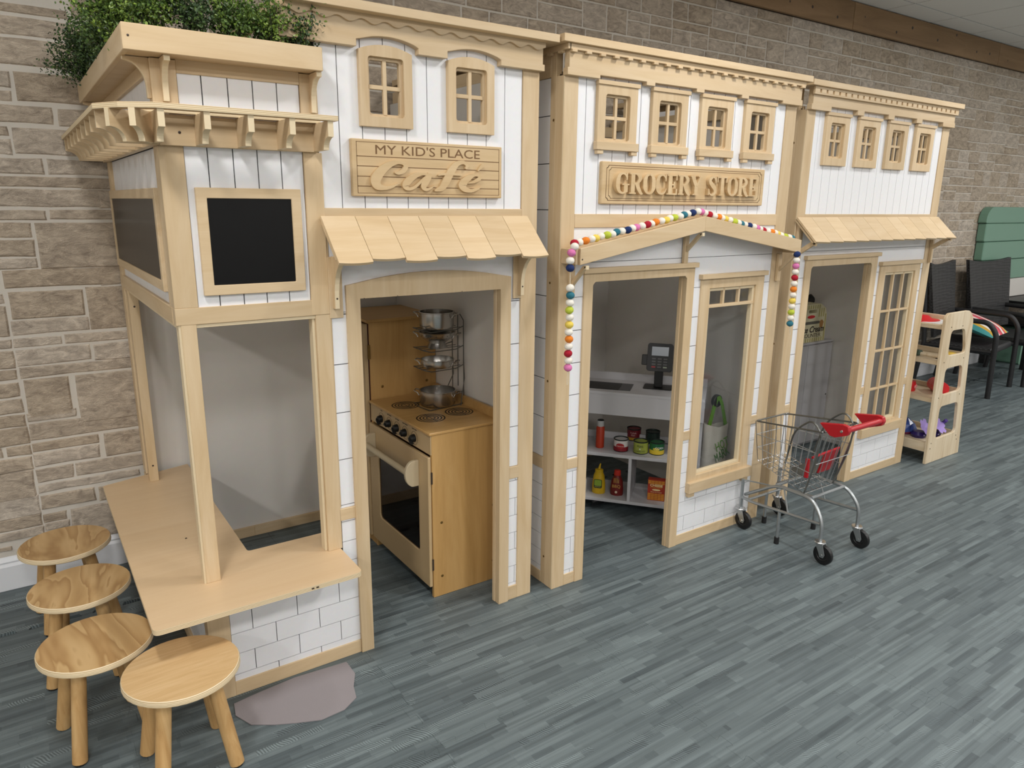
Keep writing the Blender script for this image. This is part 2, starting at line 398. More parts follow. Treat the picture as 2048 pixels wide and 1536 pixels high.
def text_mesh(txt, size, mat, parent, M, ext=.0004, name='lettering', align='CENTER', sx=1.0, shear=0, bold=0, fit=None, split=False):
    cu = bpy.data.curves.new('lettering', 'FONT'); cu.body = txt; cu.size = size; cu.extrude = ext; cu.align_x = align; cu.align_y = 'CENTER'; cu.shear = shear
    cu.resolution_u = 3; cu.offset = bold
    ob = bpy.data.objects.new('lettering', cu); me = bpy.data.meshes.new_from_object(ob)
    bpy.data.objects.remove(ob); bpy.data.curves.remove(cu)
    me.materials.clear(); me.materials.append(mat)
    if fit:
        xs = [v.co.x for v in me.vertices]; ys = [v.co.y for v in me.vertices]; w, h = max(xs) - min(xs), max(ys) - min(ys)
        me.transform(Matrix.Diagonal((fit[0] / w, fit[1] / h, 1, 1)) @ Matrix.Translation((-(max(xs) + min(xs)) / 2, -(max(ys) + min(ys)) / 2, 0)))
    me.transform(M @ Matrix.Diagonal((sx, 1, 1, 1)))
    og = ORG[parent.name]; me.transform(Matrix.Translation((-og[0], -og[1], -og[2])))
    if not split: return link(me, name, parent)
    loose(me, name, parent)
def MX(x, y, z, rz=0):   # text standing upright, facing -y (rz turns it)
    return Matrix.Translation((x, y, z)) @ Matrix.Rotation(rz, 4, 'Z') @ Matrix.Rotation(math.pi / 2, 4, 'X')
def rrect(x0, z0, x1, z1, r, n=4):
    out = []
    for cx, cz, a0 in ((x1 - r, z0 + r, -90), (x1 - r, z1 - r, 0), (x0 + r, z1 - r, 90), (x0 + r, z0 + r, 180)):
        for i in range(n + 1):
            a = math.radians(a0 + 90 * i / n); out.append((cx + r * math.cos(a), cz + r * math.sin(a)))
    return out
# ================================================================ the room
WALLY = 3.46
fl = struct(MB().box(-3.2, -6, -.06, 11.5, WALLY, -.012).build('floor', plain('subfloor', (30, 34, 35), .9)), 'grey wood-print foam mat floor')
# interlocking foam mats (shared mesh)
TX, TY, PX, PY = .745, .7075, .87, .2375
def mat_outline():
    e = .0004; out = []
    def teeth(n, L):
        pts = []; p = L / n
        for i in range(n):
            s = i * p; a = .011
            pts += [(s + p * .23, -a), (s + p * .15, a), (s + p * .19, a * 1.25), (s + p * .60, a * 1.25), (s + p * .65, a), (s + p * .57, -a)]
        return pts
    tx, ty = teeth(7, TX), teeth(7, TY)
    out += [(0, 0)] + [(x, z) for x, z in tx]
    out += [(TX, 0)] + [(TX + z, y) for y, z in ty]
    out += [(TX, TY)] + [(x, TY + z) for x, z in reversed(tx)]
    out += [(0, TY)] + [(z, y) for y, z in reversed(ty)]
    # shrink slightly along the outline normal to open a hairline seam
    k = len(out); res = []
    for i in range(k):
        a, b, c = out[i - 1], out[i], out[(i + 1) % k]
        n1 = Vector((-(b[1] - a[1]), b[0] - a[0])); n2 = Vector((-(c[1] - b[1]), c[0] - b[0]))
        n = (n1.normalized() + n2.normalized()) if n1.length > 1e-9 and n2.length > 1e-9 else Vector((0, 0))
        if n.length > 1e-6: n.normalize()
        res.append((b[0] + n[0] * e, b[1] + n[1] * e))
    return res
mat_me = MB().prism(mat_outline(), 2, -.012, 0).mesh('foam_mat', FLOORM)
for i in range(-5, 14):
    for j in range(-4, 5):
        y = PY + j * TY
        if y + TY > WALLY + .1: continue
        link(mat_me, 'foam_mat', fl, (PX + i * TX, y, 0))
cut_me = MB().box(0, 0, -.012, TX - .001, WALLY - .003 - (PY + 4 * TY) - .013, 0).mesh('foam_mat_cut', FLOORM)
edge_y = PY + 4 * TY
for i in range(-5, 14): link(cut_me, 'foam_mat_edge', fl, (PX + i * TX, edge_y + .0125, 0))
# back wall: mortar sheet and stones
wb = struct(MB().box(-3.2, WALLY, -.06, 11.5, WALLY + .12, CEIL + .08).build('wall_back', MORTAR), 'grey-brown ashlar stone panel wall')
stones = []
def Zm(o, s):
    def f(tl, br, pad=0):
        a = unproj(o[0] + tl[0] * s, o[1] + tl[1] * s, 1, WALLY); b = unproj(o[0] + br[0] * s, o[1] + br[1] * s, 1, WALLY)
        x0, x1 = sorted((a.x, b.x)); z0, z1 = sorted((a.z, b.z))
        if x1 - x0 > .02 and z1 - z0 > .012: stones.append((x0, z0, x1, z1))
    return f
A_, B_, C_ = Zm((0, 0), .26052), Zm((0, 380), .27350), Zm((0, 780), .29935)
for t in (((-60, -60), (500, 42)), ((525, -60), (830, 172)), ((-60, 12), (515, 150)), ((-60, 110), (800, 345)), ((-60, 275), (820, 560)), ((-60, 537), (85, 670)), ((-60, 688), (95, 775)), ((105, 550), (640, 805)), ((-60, 800), (415, 955)),
          ((440, 835), (645, 975)), ((-60, 970), (65, 1045)), ((-60, 1065), (95, 1187)), ((92, 980), (575, 1197)), ((-60, 1208), (340, 1335)), ((360, 1225), (790, 1348)), ((-60, 1350), (600, 1442)), ((610, 1368), (800, 1455))): A_(*t)
for t in (((-60, -10), (697, 125)), ((712, 5), (800, 132)), ((-60, 150), (337, 216)), ((360, 148), (800, 212)), ((-60, 243), (232, 345)), ((-60, 370), (265, 483)), ((-60, 505), (275, 570)), ((255, 240), (768, 560)), ((757, 240), (840, 360)), ((772, 367), (845, 468)), ((792, 485), (850, 550)),
          ((18, 590), (708, 690)), ((722, 575), (880, 690)), ((-60, 600), (5, 725)), ((60, 752), (626, 914)), ((624, 715), (893, 1003)), ((78, 962), (655, 1022)), ((97, 1094), (455, 1125)), ((470, 1060), (925, 1085)), ((114, 1175), (668, 1237)), ((684, 1130), (930, 1225)), ((140, 1305), (908, 1300)),
          ((-60, 765), (32, 828)), ((-60, 855), (72, 1068)), ((-60, 1108), (88, 1152)), ((-60, 1188), (117, 1298)), ((-60, 1333), (130, 1383)), ((-60, 1428), (150, 1508)), ((168, 1396), (535, 1630)), ((550, 1358), (935, 1655))): B_(*t)
for t in (((178, 162), (512, 168)), ((192, 232), (907, 240)), ((213, 360), (662, 347)), ((692, 290), (922, 408)), ((217, 432), (672, 442)), ((240, 535), (498, 580)), ((503, 490), (942, 500)), ((257, 640), (937, 567)), ((270, 712), (643, 732)), ((656, 650), (800, 715)), ((287, 832), (450, 858)),
          ((470, 800), (830, 880)), ((303, 897), (470, 905)), ((484, 922), (840, 940)), ((-60, 80), (160, 148)), ((-60, 190), (175, 237)), ((-60, 278), (200, 355)), ((40, 390), (212, 425)), ((-60, 402), (20, 450)), ((-60, 482), (225, 528)), ((-60, 578), (247, 708)), ((-60, 757), (275, 825)), ((-60, 888), (285, 897)), ((-60, 978), (300, 958)), ((90, 1052), (300, 1012)), ((-60, 1070), (80, 1065))): C_(*t)
stones = [(a - .001, b - .001, c + .001, d + .001) for a, b, c, d in stones]
stones = [(a, b, .42 if (c > .25 and .4 < b < 1.9) else c, d) for a, b, c, d in stones]
XL = max(s[0] for s in stones if s[0] < -.2) if stones else -.3
rs = random.Random(11)
def ashlar(x0, z0, x1, z1):
    """courses of random height, some split in two or three thin beds"""
    z = z0
    while z < z1 - .03:
        h = min(rs.choice((.075, .11, .14, .17, .2)), z1 - z)
        if z1 - z - h < .05: h = z1 - z
        x = x0 - rs.uniform(0, .3)
        while x < x1:
            w = rs.uniform(.16, .44); xa, xb = max(x, x0), min(x + w, x1)
            if xb - xa > .04:
                if h > .13 and rs.random() < .6:
                    c = rs.uniform(.35, .65); out = [(z, z + h * c), (z + h * c, z + h)]
                else: out = [(z, z + h)]
                for a, b in out:
                    if b - a > .05 and xb - xa > .3 and rs.random() < .5:
                        q = xa + (xb - xa) * rs.uniform(.35, .65); stones.append((xa + .004, a + .004, q - .004, b - .004)); stones.append((q + .004, a + .004, xb - .004, b - .004))
                    else: stones.append((xa + .004, a + .004, xb - .004, b - .004))
            x += w
        z += h
minx = min(s[0] for s in stones)
ashlar(.45, 1.95, 11.4, 2.885); ashlar(4.45, .17, 11.4, 1.95); ashlar(-3.1, .17, minx - .01, 2.885)
_t0 = max(s[3] for s in stones if s[2] < .6 and s[0] < .3)
ashlar(minx - .01, _t0 + .008, .45, 2.885)
def stone_mesh(list_, rnd):
    mb = MB(); tones = []
    for x0, z0, x1, z1 in list_:
        d = rnd.uniform(.004, .0075); r = min(.007, (z1 - z0) * .16)
        def ring(ins, y, jit):
            p = []
            nx = max(2, int((x1 - x0) / .09))
            for i in range(nx): p.append((x0 + ins + (x1 - x0 - 2 * ins) * i / nx, z0 + ins))
            p.append((x1 - ins, z0 + ins)); p.append((x1 - ins, (z0 + z1) / 2))
            for i in range(nx): p.append((x1 - ins - (x1 - x0 - 2 * ins) * i / nx, z1 - ins))
            p.append((x0 + ins, z1 - ins)); p.append((x0 + ins, (z0 + z1) / 2))
            return [(a + rnd.uniform(-jit, jit), y, b + rnd.uniform(-jit, jit)) for a, b in p]
        a = ring(0, WALLY, .0022); b = [(p[0] + (r if p[0] < (x0 + x1) / 2 else -r) * (1 if abs(p[0] - x0) < .004 or abs(p[0] - x1) < .004 else 0), WALLY - d, p[2] + (0 if abs(p[2] - (z0 + z1) / 2) < .004 else (r if p[2] < (z0 + z1) / 2 else -r) * .7)) for p in a]
        n = len(a); f0 = len(mb.f)
        mb.add(a + b, [tuple(range(n, 2 * n))] + [(i, (i + 1) % n, n + (i + 1) % n, n + i) for i in range(n)])
        tones += [rnd.random()] * (len(mb.f) - f0)
    me = mb.mesh('stone', STONE)
    at = me.attributes.new('tone', 'FLOAT', 'FACE'); at.data.foreach_set('value', tones)
    return me
HID = ((.36, 3.0), )
def seen(s):
    a, b = proj((s[0], WALLY, s[1])), proj((s[2], WALLY, s[3]))
    if not a or not b: return 0
    if max(a[0], b[0]) < 0 or min(a[0], b[0]) > 2048 or max(a[1], b[1]) < 0 or min(a[1], b[1]) > 1536: return 0
    return abs(a[0] - b[0]) * abs(a[1] - b[1])
def behind(s):   # behind the three playhouses
    p = proj(((s[0] + s[2]) / 2, WALLY, (s[1] + s[3]) / 2))
    return p and (380 < p[0] < 1880 and p[1] > 60 + (p[0] - 700) * .16)
vis = sorted([s for s in stones if seen(s) > 0 and not behind(s)], key=lambda s: -seen(s))
big = set(vis[:297])
for s in vis[:297]: link(stone_mesh([s], rs), 'stone', wb)
rest = [s for s in stones if s not in big]
ro = link(stone_mesh(rest, rs), 'stones_beyond', wb); ro['kind'] = 'stuff'
# white baseboard
bp_ = [(WALLY, 0), (WALLY - .018, 0), (WALLY - .018, .105), (WALLY - .012, .118), (WALLY - .014, .125), (WALLY - .006, .14), (WALLY, .145)]
for i, (a, b) in enumerate(((-3.2, .34), (4.62, 11.5))):
    struct(MB().prism(bp_, 0, a, b).build('baseboard_back' if i == 0 else 'baseboard_back_right', BASEW, bev=.001), 'white moulded baseboard along the stone wall')
# timber beam under the ceiling: separate boards
tb = struct(MB().box(-3.2, WALLY - .02, 2.88, 11.5, WALLY - .001, CEIL - .004).build('trim_1', plain('beam_back', (60, 44, 30), .8)), 'brown timber fascia under the ceiling')
bxs = [-3.1, -1.4, .9, 3.05, 5.36, 7.7, 9.9, 11.45]
for a, b in zip(bxs, bxs[1:]):
    bd = bx('timber_board', BEAM, tb, a + .002, WALLY - .045, 2.878, b - .002, WALLY - .02, CEIL - .006, .003)
    for k in range(int((b - a) / .33)):
        x = a + .2 + k * .33 + rs.uniform(-.08, .08)
        MB().lathe([(0, -.0006), (rs.uniform(.006, .013), 0)], (x, WALLY - .0455, rs.uniform(2.91, 3.03)), 8, axis=1).build('knot', SCREW, bd)
# ceiling tiles
ce = struct(MB().box(-3.2, -6, CEIL + .012, 11.5, WALLY, CEIL + .1).build('ceiling', plain('grid_metal', (66, 66, 64), .7)), 'suspended ceiling of pale square tiles')
CT = plain('ceiling_tile', (242, 242, 238), .9, bump=.3, bscale=150)
cg = .674
tile_me = MB().box(0, 0, 0, cg - .012, cg - .012, .012).mesh('ceiling_tile', CT); tile_cut = MB().box(0, 0, 0, cg - .012, .225, .012).mesh('ceiling_tile_cut', CT)
for i in range(-13, 9):
    x = 5.78 + i * cg
    if x < -3.2 or x + cg > 11.5: continue
    link(tile_cut, 'ceiling_tile', ce, (x + .006, 3.206, CEIL))
    for j in range(14):
        y = 3.2 - j * cg
        if y < -5.3: continue
        link(tile_me, 'ceiling_tile', ce, (x + .006, y - cg + .006, CEIL))
PAINT = plain('painted_wall', (234, 231, 226), .8)
struct(MB().box(-3.3, -6, -.06, -3.2, WALLY, CEIL).build('wall_left', PAINT), 'plain painted side wall')
struct(MB().box(11.5, -6, -.06, 11.6, WALLY, CEIL).build('wall_right', PAINT), 'plain painted end wall')
struct(MB().box(-3.2, -6.1, -.06, 11.5, -6, CEIL).build('wall_front', PAINT), 'plain painted wall opposite the playhouses')
# grey cloth-like patch lying on the mats by the counter
pp = [(.47, 2.2), (.62, 2.215), (.8, 2.2), (.80, 2.12), (.77, 2.06), (.755, 2.0), (.70, 1.965), (.62, 1.96), (.55, 1.99), (.49, 2.02), (.43, 2.06), (.40, 2.13), (.41, 2.19)]
tag(MB().prism(pp, 2, .0005, .003).build('floor_patch', plain('grey_underlay', (146, 139, 141), .9, bump=.4, bscale=420)), 'irregular mauve-grey textured patch on the floor below the café counter', 'mat')
# ================================================================ shared house parts
def boards_v(par, xs, z0, z1, y, th=.006):
    """vertical boards between groove positions xs"""
    for a, b in zip(xs, xs[1:]):
        if b - a > .006: bx('board', WHITE, par, a + .0016, y, z0, b - .0016, y + th, z1, 0)
def boards_h(par, x0, x1, z0, z1, step, phase, y, th=.006):
    zs = [z0]; z = phase + math.ceil((z0 - phase) / step + 1e-6) * step
    while z < z1 - .004:
        if z > z0 + .004: zs.append(z)
        z += step
    zs.append(z1)
    for i, (a, b) in enumerate(zip(zs, zs[1:])):
        bx('siding_board', WHITE, par, x0, y, a + (.0016 if i else 0), x1, y + th, b - (.0016 if i < len(zs) - 2 else 0), 0)
def tiles(par, x0, x1, z0, z1, y, ph=.073, tw=.15, px=.575, th=.006, axis='x'):
    rows = [ph + .075 * k for k in range(-1, 12)]
    for r, a in enumerate(rows):
        za, zb = max(a + .0013, z0), min(a + .0737, z1)
        if zb - za < .004: continue
        x = px + (r % 2) * tw / 2 - 60 * tw
        while x < x1:
            xa, xb = max(x + .0013, x0), min(x + tw - .0013, x1)
            if xb - xa > .004:
                if axis == 'x': bx('tile', WHITE, par, xa, y, za, xb, y + th, zb, 0)
                else: bx('tile', WHITE, par, y, xa, za, y + th, xb, zb, 0)
            x += tw
def screw(par, x, y, z, m=SCREW, axis=1, r=.004):
    s = -1
    MB().lathe([(r * .4, -.0012), (r, -.0004), (r, 0)], (x, y, z), 10, axis=axis).build('screw', m, par)
def bracket(par, x0, x1, yw, z_top, depth, height, th=.02, curved=True, name='bracket', mat=None):
    """profile in (y,z): wall leg down, top leg out, concave between"""
    p = [(yw, z_top), (yw - depth, z_top), (yw - depth, z_top - .014)]
    if curved:
        for i in range(9):
            a = math.pi / 2 * i / 8
            p.append((yw - th - (depth - th - .006) * (1 - math.sin(a)), z_top - .014 - (height - .05) * (1 - math.cos(a))))
    else:
        p += [(yw - depth + .012, z_top - .014), (yw - th, z_top - .014 - (depth - th))]
    p += [(yw - th, z_top - height), (yw, z_top - height)]
    return MB().prism(p, 0, x0, x1, mside=1).build(name, [mat or WZ, PLYP], par, .001)
def house_shell(T, x0, x1, F, back, ztop, name_side=True, left_open=None):
    """side walls, back panel and interior faces of a playhouse"""
    # back panel
    bk = bx('back_panel', INWH, T, x0 + .02, back - .012, 0, x1 - .02, back, 1.98, 0)
    bx('back_rail', WX, T, x0 + .02, back - .03, 1.94, x1 - .02, back - .012, 2.0)
    bx('back_baseboard', WX, T, x0 + .03, back - .026, 0, x1 - .03, back - .012, .05)
    for sx, a, b in ((0, x0, x0 + .018), (1, x1 - .018, x1)):
        ia, ib = (a + .006, b) if sx == 0 else (a, b - .006)
        bx('side_wall', INWH, T, ia, F + .05, .05, ib, back, 2.06, 0)
        bx('side_rail', WY, T, a, F + .05, 2.06, b, back - .03, 2.11)
        bx('side_sill', WY, T, a, F + .05, 0, b, back - .03, .05)
def upper_window(T, x0, x1, z0, z1, y, g, arch=0, cap=False, sill=False):
    w = thing_part('window', T)
    outer = [(x0, z0), (x1, z0), (x1, z1)]
    if arch:
        n = 10
        for i in range(1, n):
            t = i / n; outer.append((x1 + (x0 - x1) * t, z1 + arch * (1 - (2 * t - 1) ** 2)))
    outer.append((x0, z1))
    gx0, gz0, gx1, gz1 = g
    hole = rrect(gx0, gz0, gx1, gz1, .010, 3)
    MB().prism(outer, 1, y, y + .018, mside=0, holes=[hole]).build('window_frame', WZ, w, .0015)
    inner = rrect(gx0 - .001, gz0 - .001, gx1 + .001, gz1 + .001, .008, 3)
    ih = rrect(gx0 + .009, gz0 + .009, gx1 - .009, gz1 - .009, .007, 3)
    MB().prism(inner, 1, y + .014, y + .03, holes=[ih]).build('sash', WZ, w, .001)
    cx, cz = (gx0 + gx1) / 2, (gz0 + gz1) / 2
    bx('muntin', WZ, w, cx - .0065, y + .012, gz0 + .006, cx + .0065, y + .024, gz1 - .006)
    bx('muntin', WX, w, gx0 + .006, y + .013, cz - .0065, gx1 - .006, y + .025, cz + .0065)
    if cap: bx('window_cap', WX, w, x0 - .005, y - .006, z1 - .012, x1 + .006, y + .012, z1 + .003)
    if sill:
        bx('window_sill', WX, w, x0 - .008, y - .01, z0 - .002, x1 + .006, y + .012, z0 + .028)
        for a in (x0 - .001, x1 - .028): bx('sill_foot', WX, w, a, y - .006, z0 - .017, a + .03, y + .012, z0 - .002)
    return w
def thing_part(name, T):
    """a part that only groups sub-parts: an empty under its thing"""
    o = bpy.data.objects.new(name, None); COL.objects.link(o); o.parent = T; o.empty_display_size = .03
    ORG[o.name] = ORG[T.name]
    return o
def shingle_roof(T, x0, x1, n, yt, zt, yb, zb, stag, th=.010, curved=True):
    r = thing_part('awning', T)
    w = (x1 - x0) / n
    d = Vector((0, yb - yt, zb - zt)); L = d.length; d.normalize(); nrm = Vector((0, d.z, -d.y))
    if nrm.z < 0: nrm = -nrm
    # backing board
    mb = MB(); q = [Vector((x0 + .004, yt, zt)) - nrm * .004, Vector((x1 - .004, yt, zt)) - nrm * .004]
    e = [p + d * (L - .016) for p in q]
    top = [p + nrm * .004 for p in q + e]
    mb.add([*q, *e, *[p - nrm * .010 for p in q + e]], [(0, 2, 3, 1), (4, 5, 7, 6), (0, 1, 5, 4), (2, 6, 7, 3), (0, 4, 6, 2), (1, 3, 7, 5)]).build('awning_board', WX, r, .001)
    for i in range(n):
        a, b = x0 + i * w + .0009, x0 + (i + 1) * w - .0009
        l = L + (stag if i % 2 == 0 else 0)
        pts = [(a, 0), (b, 0)]
        m = 5
        for k in range(m + 1):
            t = k / m; bow = .004 * (1 - (2 * t - 1) ** 2) if curved else -.006 * t
            pts.append((b + (a - b) * t, l + bow))
        vs = []
        for off in (0, th):
            for px, s in pts: vs.append(Vector((px, yt, zt)) + d * s + nrm * off)
        k = len(pts)
        fs = [tuple(reversed(range(k))), tuple(range(k, 2 * k))] + [(j, (j + 1) % k, k + (j + 1) % k, k + j) for j in range(k)]
        MB().add(vs, [tuple(reversed(f)) for f in fs]).build('shingle', WX, r)
    return r
def ring_arch(x0, z0, x1, z1, arch, n=12):
    o = [(x0, z0), (x1, z0), (x1, z1)]
    for i in range(1, n):
        t = i / n; o.append((x1 + (x0 - x1) * t, z1 + arch * (1 - (2 * t - 1) ** 2)))
    o.append((x0, z1))
    return o
# ================================================================ café playhouse
F = 2.23; BK = 3.435
T = thing('cafe_playhouse', 'white and maple toy café front with planter, chalkboards and arched doorway', 'playhouse', (1.0, 2.8, 0))
CAFE = T
PY_ = F + .006            # face of white panels
# --- main tower posts and rails (x .81 - 1.63)
bx('post', WZ, T, 1.56, F, 0, 1.63, F + .05, 2.055)
bx('post', WZ, T, .769, F, .43, .818, F + .05, 1.25); bx('post', WZ, T, .758, F - .002, 1.25, .815, F + .05, 1.742)
bx('post', WZ, T, .758, F - .002, 1.835, .81, F + .05, 1.962)
bx('post', WZ, T, .812, F + .002, .58, .822, F + .05, 1.58)
rail = bx('rail', WX, T, .812, F - .001, 1.545, 1.56, F + .04, 1.58)
# upper boards with groove joints
up = thing_part('board_cladding', T)
bx('cladding_back', GROOVE, up, .80, F + .016, 1.58, 1.56, F + .022, 2.1, 0)
# window cut-outs are left open: boards are split around them
WINX = ((.942, 1.121), (1.252, 1.432)); wz0, wz1 = 1.828, 2.058
joints = [.808] + [.877 + .0761 * k for k in range(9)] + [1.56]
for a, b in zip(joints, joints[1:]):
    hit = [w for w in WINX if a < w[1] - .028 and b > w[0] + .028]
    if not hit: bx('board', WHITE, up, a + .0016, PY_, 1.58, b - .0016, PY_ + .006, 2.1, 0)
    else:
        bx('board', WHITE, up, a + .0016, PY_, 1.58, b - .0016, PY_ + .006, 1.85, 0)
        bx('board', WHITE, up, a + .0016, PY_, 2.042, b - .0016, PY_ + .006, 2.1, 0)
        for w in hit:
            if a < w[0] + .02: bx('board', WHITE, up, a + .0016, PY_, 1.85, min(b, w[0] + .02), PY_ + .006, 2.042, 0)
            if b > w[1] - .02: bx('board', WHITE, up, max(a, w[1] - .02), PY_, 1.85, b - .0016, PY_ + .006, 2.042, 0)
bpy.data.objects.remove([o for o in up.children if o.name.startswith('cladding_back')][0])
cb = [(.80, 1.58), (1.56, 1.58), (1.56, 2.1), (.80, 2.1)]
MB().prism(cb, 1, F + .0125, F + .017, holes=[[(w[0] + .02, 1.85), (w[1] - .02, 1.85), (w[1] - .02, 2.042), (w[0] + .02, 2.042)] for w in WINX]).build('cladding_back', GROOVE, up)
for i, (a, b) in enumerate(WINX):
    upper_window(T, a, b, wz0, 2.05, F - .012, (a + .029, 1.859, b - .03, 2.033), arch=.018)
# frieze with two arches
fz = [(.70, 2.053)]
for (a, b) in ((.932, 1.14), (1.245, 1.452)):
    fz.append((a, 2.053)); fz.append((a, 2.074))
    for i in range(1, 12):
        t = i / 12; fz.append((a + (b - a) * t, 2.072 + .018 * (1 - (2 * t - 1) ** 2)))
    fz += [(b, 2.07), (b, 2.053)]
fz += [(1.636, 2.053), (1.636, 2.075), (1.628, 2.075), (1.628, 2.15), (.70, 2.15)]
MB().prism(fz, 1, F - .022, F + .006).build('frieze', WX, T, .0012)
# scalloped trim
sc = []
n = 96
for i in range(n + 1):
    x = .72 + (1.632 - .72) * i / n; ph = (x - .72) / .0765 * 2 * math.pi
    sc.append((x, 2.124 + .006 * math.cos(ph)))
sc += [(1.632, 2.15), (.72, 2.15)]
MB().prism(sc, 1, F - .031, F - .022).build('scalloped_trim', WX, T)
co = bx('cornice', WX, T, .715, F - .065, 2.144, 1.668, F + .05, 2.170)
bx('cornice_return', WY, T, .715, F + .05, 2.144, .76, BK, 2.170); bx('cornice_return', WY, T, 1.625, F + .05, 2.144, 1.668, BK, 2.170)
# sign
sg = bx('sign', WS, T, .906, F - .012, 1.617, 1.463, PY_, 1.790, .002)
for z in (1.7385, 1.709, 1.678, 1.648): bx('carved_line', CARVE, sg, .922, F - .0124, z - .0012, 1.452, F - .0116, z + .0012, 0)
for a in ((.922, 1.626, .9236, 1.782), (1.4504, 1.626, 1.452, 1.782), (.922, 1.7805, 1.452, 1.782), (.922, 1.626, 1.452, 1.6275)):
    bx('carved_line', CARVE, sg, a[0], F - .0124, a[1], a[2], F - .0116, a[3], 0)
text_mesh("MY KID'S PLACE", .0445, CARVE, sg, MX(1.179, F - .0122, 1.7608), fit=(.386, .029), name='carved_letter', split=True)
def caf(pt):
    q = unproj(690 + pt[0] * .15625, 260 + pt[1] * .15625, 1, F - .022); return (q.x, q.z)
LET = {'c': [[(640, 545, 16), (690, 550, 44), (752, 520, 62), (782, 460, 58), (745, 420, 52), (660, 412, 56), (560, 450, 84), (460, 530, 118), (398, 630, 130), (415, 710, 104), (500, 742, 56), (600, 728, 34), (700, 682, 6)]],
       'a': [[(1075, 575, 30), (985, 560, 44), (890, 590, 72), (805, 660, 92), (775, 715, 76), (815, 752, 46), (890, 735, 36), (975, 660, 34), (1050, 590, 30)], [(1092, 560, 60), (1050, 640, 84), (1012, 715, 78), (1030, 758, 46), (1080, 755, 28), (1150, 712, 8)]],
       'f': [[(1548, 498, 26), (1565, 455, 40), (1520, 416, 44), (1440, 432, 64), (1380, 500, 90), (1330, 590, 96), (1285, 680, 92), (1235, 745, 72), (1150, 776, 22)], [(1196, 580, 14), (1260, 566, 30), (1380, 566, 30), (1500, 578, 20)]],
       'e': [[(1572, 682, 10), (1650, 664, 34), (1722, 622, 48), (1718, 584, 40), (1650, 578, 44), (1570, 625, 78), (1508, 695, 100), (1530, 752, 74), (1610, 778, 46), (1690, 758, 30), (1750, 726, 6)], [(1702, 524, 12), (1735, 486, 36), (1765, 452, 44)]]}
for ch, strokes in LET.items():
    mb = MB()
    for i_, s_ in enumerate(strokes): mb.ribbon(s_, caf, F - .022 - .0004 * i_, F - .012 + .002 * i_, sub=7)
    mb.build('letter', WS, sg)
# --- lower: doorway
low = thing_part('siding', T)
def pil_h(par, a, b, y=PY_): boards_h(par, a, b, .575, 1.545, .165, .585 + .165, y)
bx('siding_back', GROOVE, low, .815, F + .0122, .05, .90, F + .021, 1.545, 0); bx('siding_back', GROOVE, low, 1.48, F + .0122, .05, 1.565, F + .021, 1.545, 0)
bx('siding_back', GROOVE, low, .90, F + .0122, 1.30, 1.48, F + .021, 1.545, 0)
boards_h(low, .815, .885, .575, 1.2505, .165, .585, PY_); boards_h(low, 1.50, 1.565, .575, 1.2505, .165, .585, PY_)
bx('siding_board', WHITE, low, .815, PY_, 1.2525, .90, PY_ + .006, 1.545, 0); bx('siding_board', WHITE, low, 1.48, PY_, 1.2525, 1.565, PY_ + .006, 1.545, 0)
bx('siding_board', WHITE, low, .90, PY_, 1.31, 1.48, PY_ + .006, 1.545, 0)
tl = thing_part('tile_panel', T)
tiles(tl, .822, .875, .05, .531, PY_); tiles(tl, 1.51, 1.56, .05, .535, PY_); tiles(tl, .43, .822, .05, .41, PY_)
bx('tile_back', GROOVE, tl, .40, F + .0122, .03, .82, F + .021, .41, 0); bx('tile_back', GROOVE, tl, .82, F + .0122, .03, .90, F + .021, .55, 0)
bx('rail', WX, T, .815, F, .531, .875, F + .03, .574); bx('rail', WX, T, 1.50, F, .535, 1.562, F + .03, .585)
bx('rail', WX, T, 1.50, F, 0, 1.56, F + .04, .06); bx('rail', WX, T, .428, F + .0005, 0, .871, F + .04, .05)
# door surround: arch head + jambs
dh = [(.871, .0), (.918, .0), (.918, 1.293), (1.467, 1.293), (1.467, .0), (1.513, .0), (1.513, 1.338)]
for i in range(1, 16):
    t = i / 16; dh.append((1.513 + (.871 - 1.513) * t, 1.336 + .036 * (1 - (2 * t - 1) ** 2)))
dh.append((.871, 1.338))
MB().prism(dh, 1, F - .006, F + .022, mside=0).build('door_surround', WZ, T, .0015)
for s_ in ((.93, 1.29), (1.05, 1.291), (1.3, 1.2915)): screw(T, s_[0], F - .010, s_[1] + .004, r=.0016)
bx('door_jamb', PLYP, T, .90, F + .022, 0, .921, F + .04, 1.293); bx('door_jamb', WZ, T, 1.464, F + .022, 0, 1.49, F + .04, 1.293)
# awning
aw = shingle_roof(T, .797, 1.578, 7, F - .004, 1.549, 2.098, 1.424, .012)
for x in (.87, 1.13, 1.44): screw(aw, x, F - .018, 1.543, axis=1, r=.004)
bracket(T, .826, .842, F - .002, 1.432, .105, .165); bracket(T, 1.545, 1.561, F - .002, 1.432, .105, .165)
for x in (.834, 1.553): screw(T, x, F - .0225, 1.30, r=.003)
bx('bracket_plate', WZ, T, .815, F - .003, 1.235, .86, F + .002, 1.43); bx('bracket_plate', WZ, T, 1.525, F - .003, 1.255, 1.565, F + .002, 1.43)
